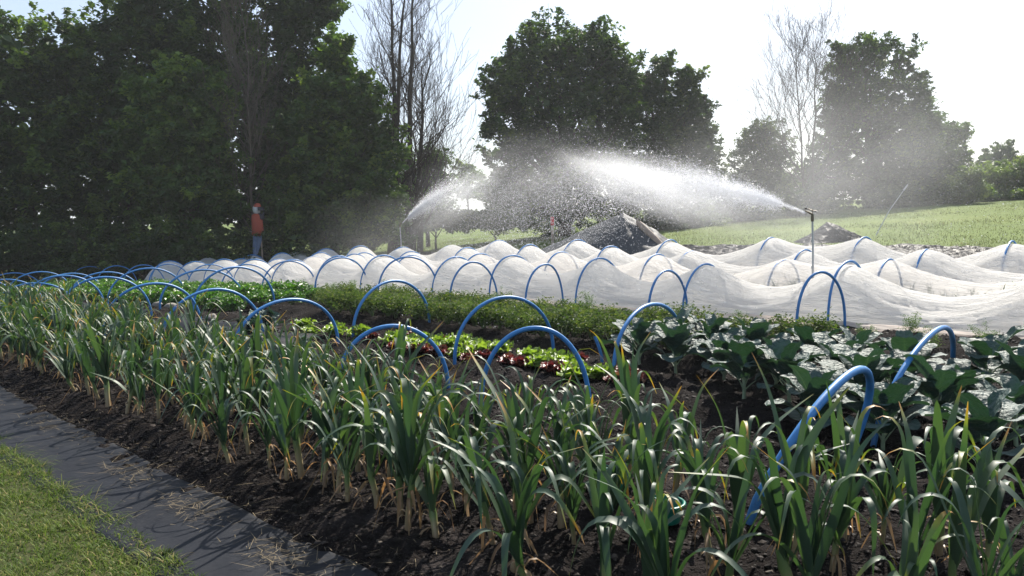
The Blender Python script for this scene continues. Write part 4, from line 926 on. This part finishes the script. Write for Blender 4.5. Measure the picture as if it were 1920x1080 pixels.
leafy_tree('broadleaf_tree', 500, 34, [(420, 0, 80, 70), (520, -40, 120, 80), (580, 40, 80, 80), (440, 100, 80, 90), (540, 140, 110, 100), (470, 230, 110, 110), (580, 260, 100, 110), (500, 370, 130, 100), (620, 10, 45, 50)], 66600, .112, M['tdark'], 1004, 'tallest dark tree of the wood, its top above the picture, behind a brown bare tree')
leafy_tree('broadleaf_tree', 630, 32, [(640, 190, 60, 65), (600, 270, 90, 80), (690, 210, 50, 60), (680, 300, 60, 80), (620, 370, 100, 80), (710, 380, 55, 80), (560, 400, 90, 70), (730, 290, 38, 60), (650, 110, 35, 50)], 50400, .112, M['tmid'], 1005, 'rounded green tree at the inner end of the wood beside the leafless trees')
leafy_tree('broadleaf_tree', 805, 42, [(815, 300, 32, 26), (790, 330, 45, 34), (825, 335, 28, 34), (800, 375, 50, 34)], 15000, .085, M['tmid'], 1006, 'small rounded tree behind the leafless trees, left of the far green strip', trunk_r=.1)
bare_tree(478, 30.5, -40, 1101, 'leafless brown tree with upright twigs rising before the tallest dark tree', r_=.065, spread=.46, mat='greybark', L0=.30, upb=.30)
bare_tree(742, 33, -60, 1102, 'tallest leafless tree with many upright stems next to the wood', r_=.16, nstem=3, spread=.46, L0=.34, upb=.22)
bare_tree(782, 34.5, 120, 1103, 'leafless tree with wide arching boughs reaching over the far green strip', r_=.15, nstem=2, lean=.12, spread=.50, L0=.46, upb=.18)
def shrub(u, v, ru, rv, Y, mat, seed, label, n=9000, ls=.07, name='shrub', group=None, extra=()):
    return leafy_tree(name, u, Y, [(u, v, ru, rv), (u - ru * .3, v + rv * .55, ru * .9, rv * .7), (u + ru * .4, v + rv * .6, ru * .8, rv * .65)] + list(extra), n, ls, mat, seed, label, 'shrub', trunk_r=.05, spray=.55, thick=.18, limbs=True, dep=.7, group=group)
shrub(20, 470, 95, 55, 29, M['tdark'], 1201, 'dark undergrowth bush at the outermost end of the wood', 12000)
shrub(170, 468, 100, 50, 28.8, M['tdark'], 1202, 'dark bush under the trees behind the far blue hoops', 14000)
shrub(340, 462, 110, 55, 28.7, M['tdark'], 1203, 'dark bush under the trees behind the far end of the mesh tunnels', 14000)
shrub(540, 458, 110, 55, 29.8, M['tdark'], 1204, 'dark bush under the trees just beyond the scarecrow', 14000)
shrub(690, 425, 70, 30, 31, M['tmid'], 1205, 'dull green bush before the wood, nearest the distant sprinkler', 12000)
shrub(820, 409, 80, 16, 37, M['tgrey'], 1206, 'dark hedge bush behind the distant jet, below the far green strip', 12000)
shrub(930, 410, 75, 17, 39, M['tgrey'], 1207, 'dark hedge bush between the far green strip and the covered heap', 12000)
# skyline beyond the strip
for k, (u, v, ru, rv, Y, lab) in enumerate([(790, 352, 60, 22, 95, 'far hedge clump on the skyline nearest the wood'), (880, 350, 55, 22, 98, 'far hedge clump on the skyline below the small pale tree'), (960, 352, 60, 24, 96, 'far hedge clump on the skyline disappearing behind the big round tree')]):
    shrub(u, v, ru, rv, Y, M['tgrey'], 1300 + k, lab, 4500, .16)
leafy_tree('small_tree', 880, 80, [(872, 318, 20, 16), (895, 325, 20, 14), (880, 335, 24, 12)], 2400, .13, M['tlite'], 1310, 'small pale tree on the skyline between the leafless boughs and the big round tree', trunk_r=.09)
# the big round trees in the middle
leafy_tree('broadleaf_tree', 1060, 42, [(1050, 105, 85, 62), (975, 135, 50, 50), (1010, 190, 100, 80), (1110, 140, 70, 85), (1135, 90, 38, 40), (1178, 160, 38, 60), (950, 195, 38, 36), (1080, 250, 120, 80), (985, 280, 70, 55), (935, 240, 28, 12), (922, 252, 22, 8), (1160, 200, 55, 90), (1100, 340, 130, 70), (1000, 350, 85, 50), (928, 290, 24, 12), (945, 330, 34, 24), (1060, 400, 110, 45), (960, 385, 60, 40)], 82800, .112, M['tdark'], 1401, 'big round dark tree in the middle with ragged spiky boughs over the covered heap', spray=1.0, upl=.4, trunk_r=.28)
leafy_tree('broadleaf_tree', 1240, 44, [(1205, 175, 40, 60), (1250, 130, 22, 36), (1250, 190, 55, 60), (1300, 165, 22, 34), (1290, 225, 45, 60), (1320, 200, 18, 34), (1240, 270, 85, 70), (1315, 280, 40, 50), (1230, 350, 90, 60), (1320, 350, 45, 50)], 39600, .112, M['tgrey'], 1402, 'lighter grey green tree joined to the big round one, with airy upright tops', spray=.9, upl=.6, trunk_r=.16)
shrub(1260, 400, 90, 40, 40, M['tgrey'], 1403, 'dark bush veiled by the big jet behind the covered heap', 12000)
shrub(1380, 385, 60, 40, 43, M['tgrey'], 1404, 'bush veiled by the jet in the gap between the middle and the farther trees', 9000)
# the trees by the tall sprinkler
leafy_tree('broadleaf_tree', 1425, 47, [(1435, 250, 32, 28), (1405, 275, 30, 30), (1450, 290, 40, 36), (1395, 325, 35, 35), (1445, 345, 50, 40)], 18000, .085, M['tgrey'], 1501, 'small bushy tree at the edge of the right hand group, left of a leafless tree', trunk_r=.1)
bare_tree(1518, 46, 78, 1502, 'leafless tree with fine twigs behind the jet of the tall sprinkler', r_=.085, nstem=2, spread=.50, L0=.52, depth=4, upb=.20, nb=26)
leafy_tree('broadleaf_tree', 1630, 48, [(1640, 100, 32, 38), (1600, 110, 38, 38), (1690, 115, 32, 30), (1610, 170, 60, 55), (1568, 205, 42, 60), (1722, 225, 40, 50), (1578, 140, 32, 36), (1680, 180, 48, 55), (1712, 150, 20, 14), (1620, 240, 75, 60), (1690, 255, 55, 55), (1640, 320, 100, 60), (1560, 290, 45, 60), (1525, 330, 55, 45), (1490, 350, 50, 35), (1700, 340, 70, 50), (1580, 370, 80, 40)], 55800, .112, M['tdark'], 1503, 'tall narrow dark tree with stepped sides standing above the tall sprinkler', spray=.95, upl=.35, trunk_r=.22)
leafy_tree('broadleaf_tree', 1745, 46.5, [(1745, 250, 45, 32), (1725, 295, 55, 40), (1785, 265, 28, 16), (1800, 245, 18, 9), (1770, 320, 45, 40), (1805, 290, 14, 8), (1740, 365, 65, 35)], 25200, .112, M['tmid'], 1504, 'lower spreading tree with horizontal boughs against the sky by the far hedge', spray=1.0, upl=.1, trunk_r=.14)
leafy_tree('broadleaf_tree', 1868, 95, [(1872, 283, 28, 14), (1850, 298, 24, 12), (1890, 300, 26, 12), (1868, 312, 40, 14)], 6000, .16, M['tgrey'], 1505, 'small far round tree showing above the hedge at the frame edge', trunk_r=.2)
shrub(1880, 325, 75, 30, 46, M['tlite'], 1506, 'long green hedge bush at the frame edge below the far round tree', 15000)
shrub(1960, 320, 75, 34, 46, M['tlite'], 1507, 'green hedge bush just at the frame edge, outermost of the hedge', 9000)
shrub(1812, 345, 36, 28, 42, M['tlite'], 1508, 'pale green bush in front of the hedge beside the spreading tree', 8000)
shrub(1690, 372, 60, 26, 44, M['tgrey'], 1509, 'dark bush at the foot of the tall narrow tree above the leaning pipe', 9000)
shrub(1500, 372, 60, 30, 44, M['tgrey'], 1510, 'dull bush under the leafless tree just behind the tall sprinkler', 9000)
shrub(1900, 362, 70, 12, 44, M['tmid'], 1511, 'low rough growth along the foot of the far hedge', 6000)

# ------------------------------------------------------------------ water
def jet(name, T, vdir, length, k1, c2, n_core, n_fan, n_field, seed, label, dsz, spread0=.02, field=(.38, .92), wfield=1.0, fsz=1.35, catn='spray'):
    g_ = np.random.default_rng(seed); vd = np.array(vdir) / np.linalg.norm(vdir); sd_ = np.array([-vd[1], vd[0]]); m_ = MB()
    def pos(t, sig, droop):
        x = t * length; z = k1 * x - c2 * x * x
        lat = g_.standard_normal(len(t)) * sig; ver = g_.standard_normal(len(t)) * sig * .8 - droop
        return np.stack([T[0] + vd[0] * x + sd_[0] * lat, T[1] + vd[1] * x + sd_[1] * lat, T[2] + z + ver], -1)
    def put(p, sz, st=(1.5, 1.5, 1)):
        p = p[p[:, 2] > .1]; scatter_solid(m_, p, sz * (.5 + g_.random(len(p))), OV, OF, np.full(len(p), .5), flat=st, jit=.1)
    t = g_.random(n_core) ** 1.1 * .42; put(pos(t, .010 + .34 * t, .10 * t), dsz * .75)
    t = .04 + .30 * g_.beta(1.3, 2.6, n_fan) * 2.2; put(pos(t, .02 + .75 * t, np.abs(g_.standard_normal(n_fan)) * .9 * t - .18 * t), dsz)
    t = field[0] + (field[1] - field[0]) * g_.random(n_field) ** .8; put(pos(t, wfield * (.45 + .6 * t), np.abs(g_.standard_normal(n_field)) * .9 * t ** 1.5 + .12), dsz * fsz, (.8, .8, 1.3))
    o = m_.build(name, M['drops'], smooth=False); tag(o, label, catn, kind='stuff'); return o
Tr = (SPR[0] - .12, SPR[1] + .03, 1.45)
jet('water_jet', Tr, (-5.45, 8.6), 10.4, .37, .042, 8000, 46000, 17000, 31, 'long white jet of drops thrown by the tall sprinkler', .0034)
Tl = (SPL[0] + .05, SPL[1] + .05, 1.45)
jet('water_jet', Tl, (5.2, 1.2), 4.6, 1.0, .17, 7000, 26000, 5000, 32, 'smaller curved jet of drops from the distant sprinkler', 0.0044, wfield=.5)
g_ = np.random.default_rng(9); m_ = MB(); n = 9000
yy_ = 7 + 22 * g_.random(n); xx_ = yy_ * (-.15 + .85 * g_.random(n)); zz_ = .3 + 3.2 * g_.random(n) ** 1.4
scatter_solid(m_, np.stack([xx_, yy_, zz_], -1), .0022 + .0035 * g_.random(n) ** 2, OV, OF, np.full(n, .5), flat=(.8, .8, 1.4))
tag(m_.build('stray_drops', M['drops'], smooth=False), 'stray water drops drifting in the air over the mesh tunnels', 'drops', kind='stuff')
def mist(name, c, r, az, tilt, dens, label, **k):
    import bmesh
    bm = bmesh.new(); bmesh.ops.create_icosphere(bm, subdivisions=3, radius=1); me = bpy.data.meshes.new(name); bm.to_mesh(me); bm.free()
    me.materials.append(mist_mat(name + '_air', dens, **k)); o = bpy.data.objects.new(name, me); COL.objects.link(o)
    o.location = c; o.scale = r; o.rotation_euler = (0, tilt, az); tag(o, label, 'mist', kind='stuff'); return o
az = math.atan2(8.6, -5.45)
mist('mist', (Tr[0] - 1.75, Tr[1] + 2.7, 2.0), (3.3, .65, .6), az, -.24, 2.3, 'bright mist wrapped round the big jet', nscale=2.2, lo=.30, power=1.3)
mist('mist', (.3, 18.4, 2.4), (4.4, 2.0, 1.2), az, .05, .10, 'grey veil of falling drops in front of the big round tree', nscale=1.5, lo=.3, power=1.0)
mist('mist', (6.6, 17.0, 2.3), (4.2, 3.6, 3.0), .3, 0, .13, 'thin mist rising beyond the tall sprinkler', nscale=1.4, lo=.36, power=1.0)
mist('mist', (Tl[0] + 1.9, Tl[1] + .5, 2.2), (2.2, .6, .7), .23, -.6, 1.3, 'mist round the smaller jet', nscale=2, lo=.3, power=1.1)
mist('mist', (-3.2, 27, 1.0), (4.5, 2.5, 1.8), 0, 0, .10, 'thin low mist below the smaller jet', nscale=1.6, lo=.3, power=1.0)
# the air itself: far trees go a little grey
def haze():
    m, t, N, L = nodes('haze_air'); out = N['Material Output']; N.remove(N['Principled BSDF'])
    vs = N.new('ShaderNodeVolumePrincipled'); vs.inputs['Color'].default_value = (.92, .95, 1, 1); vs.inputs['Density'].default_value = HAZE; vs.inputs['Anisotropy'].default_value = .2
    L.new(vs.outputs[0], out.inputs['Volume'])
    m_ = MB(); m_.box((0, 725, 10), (1500, 1650, 32)); o = m_.build('haze', m, smooth=False); o['kind'] = 'stuff'; return o
HAZE = .0006
if HAZE: haze()
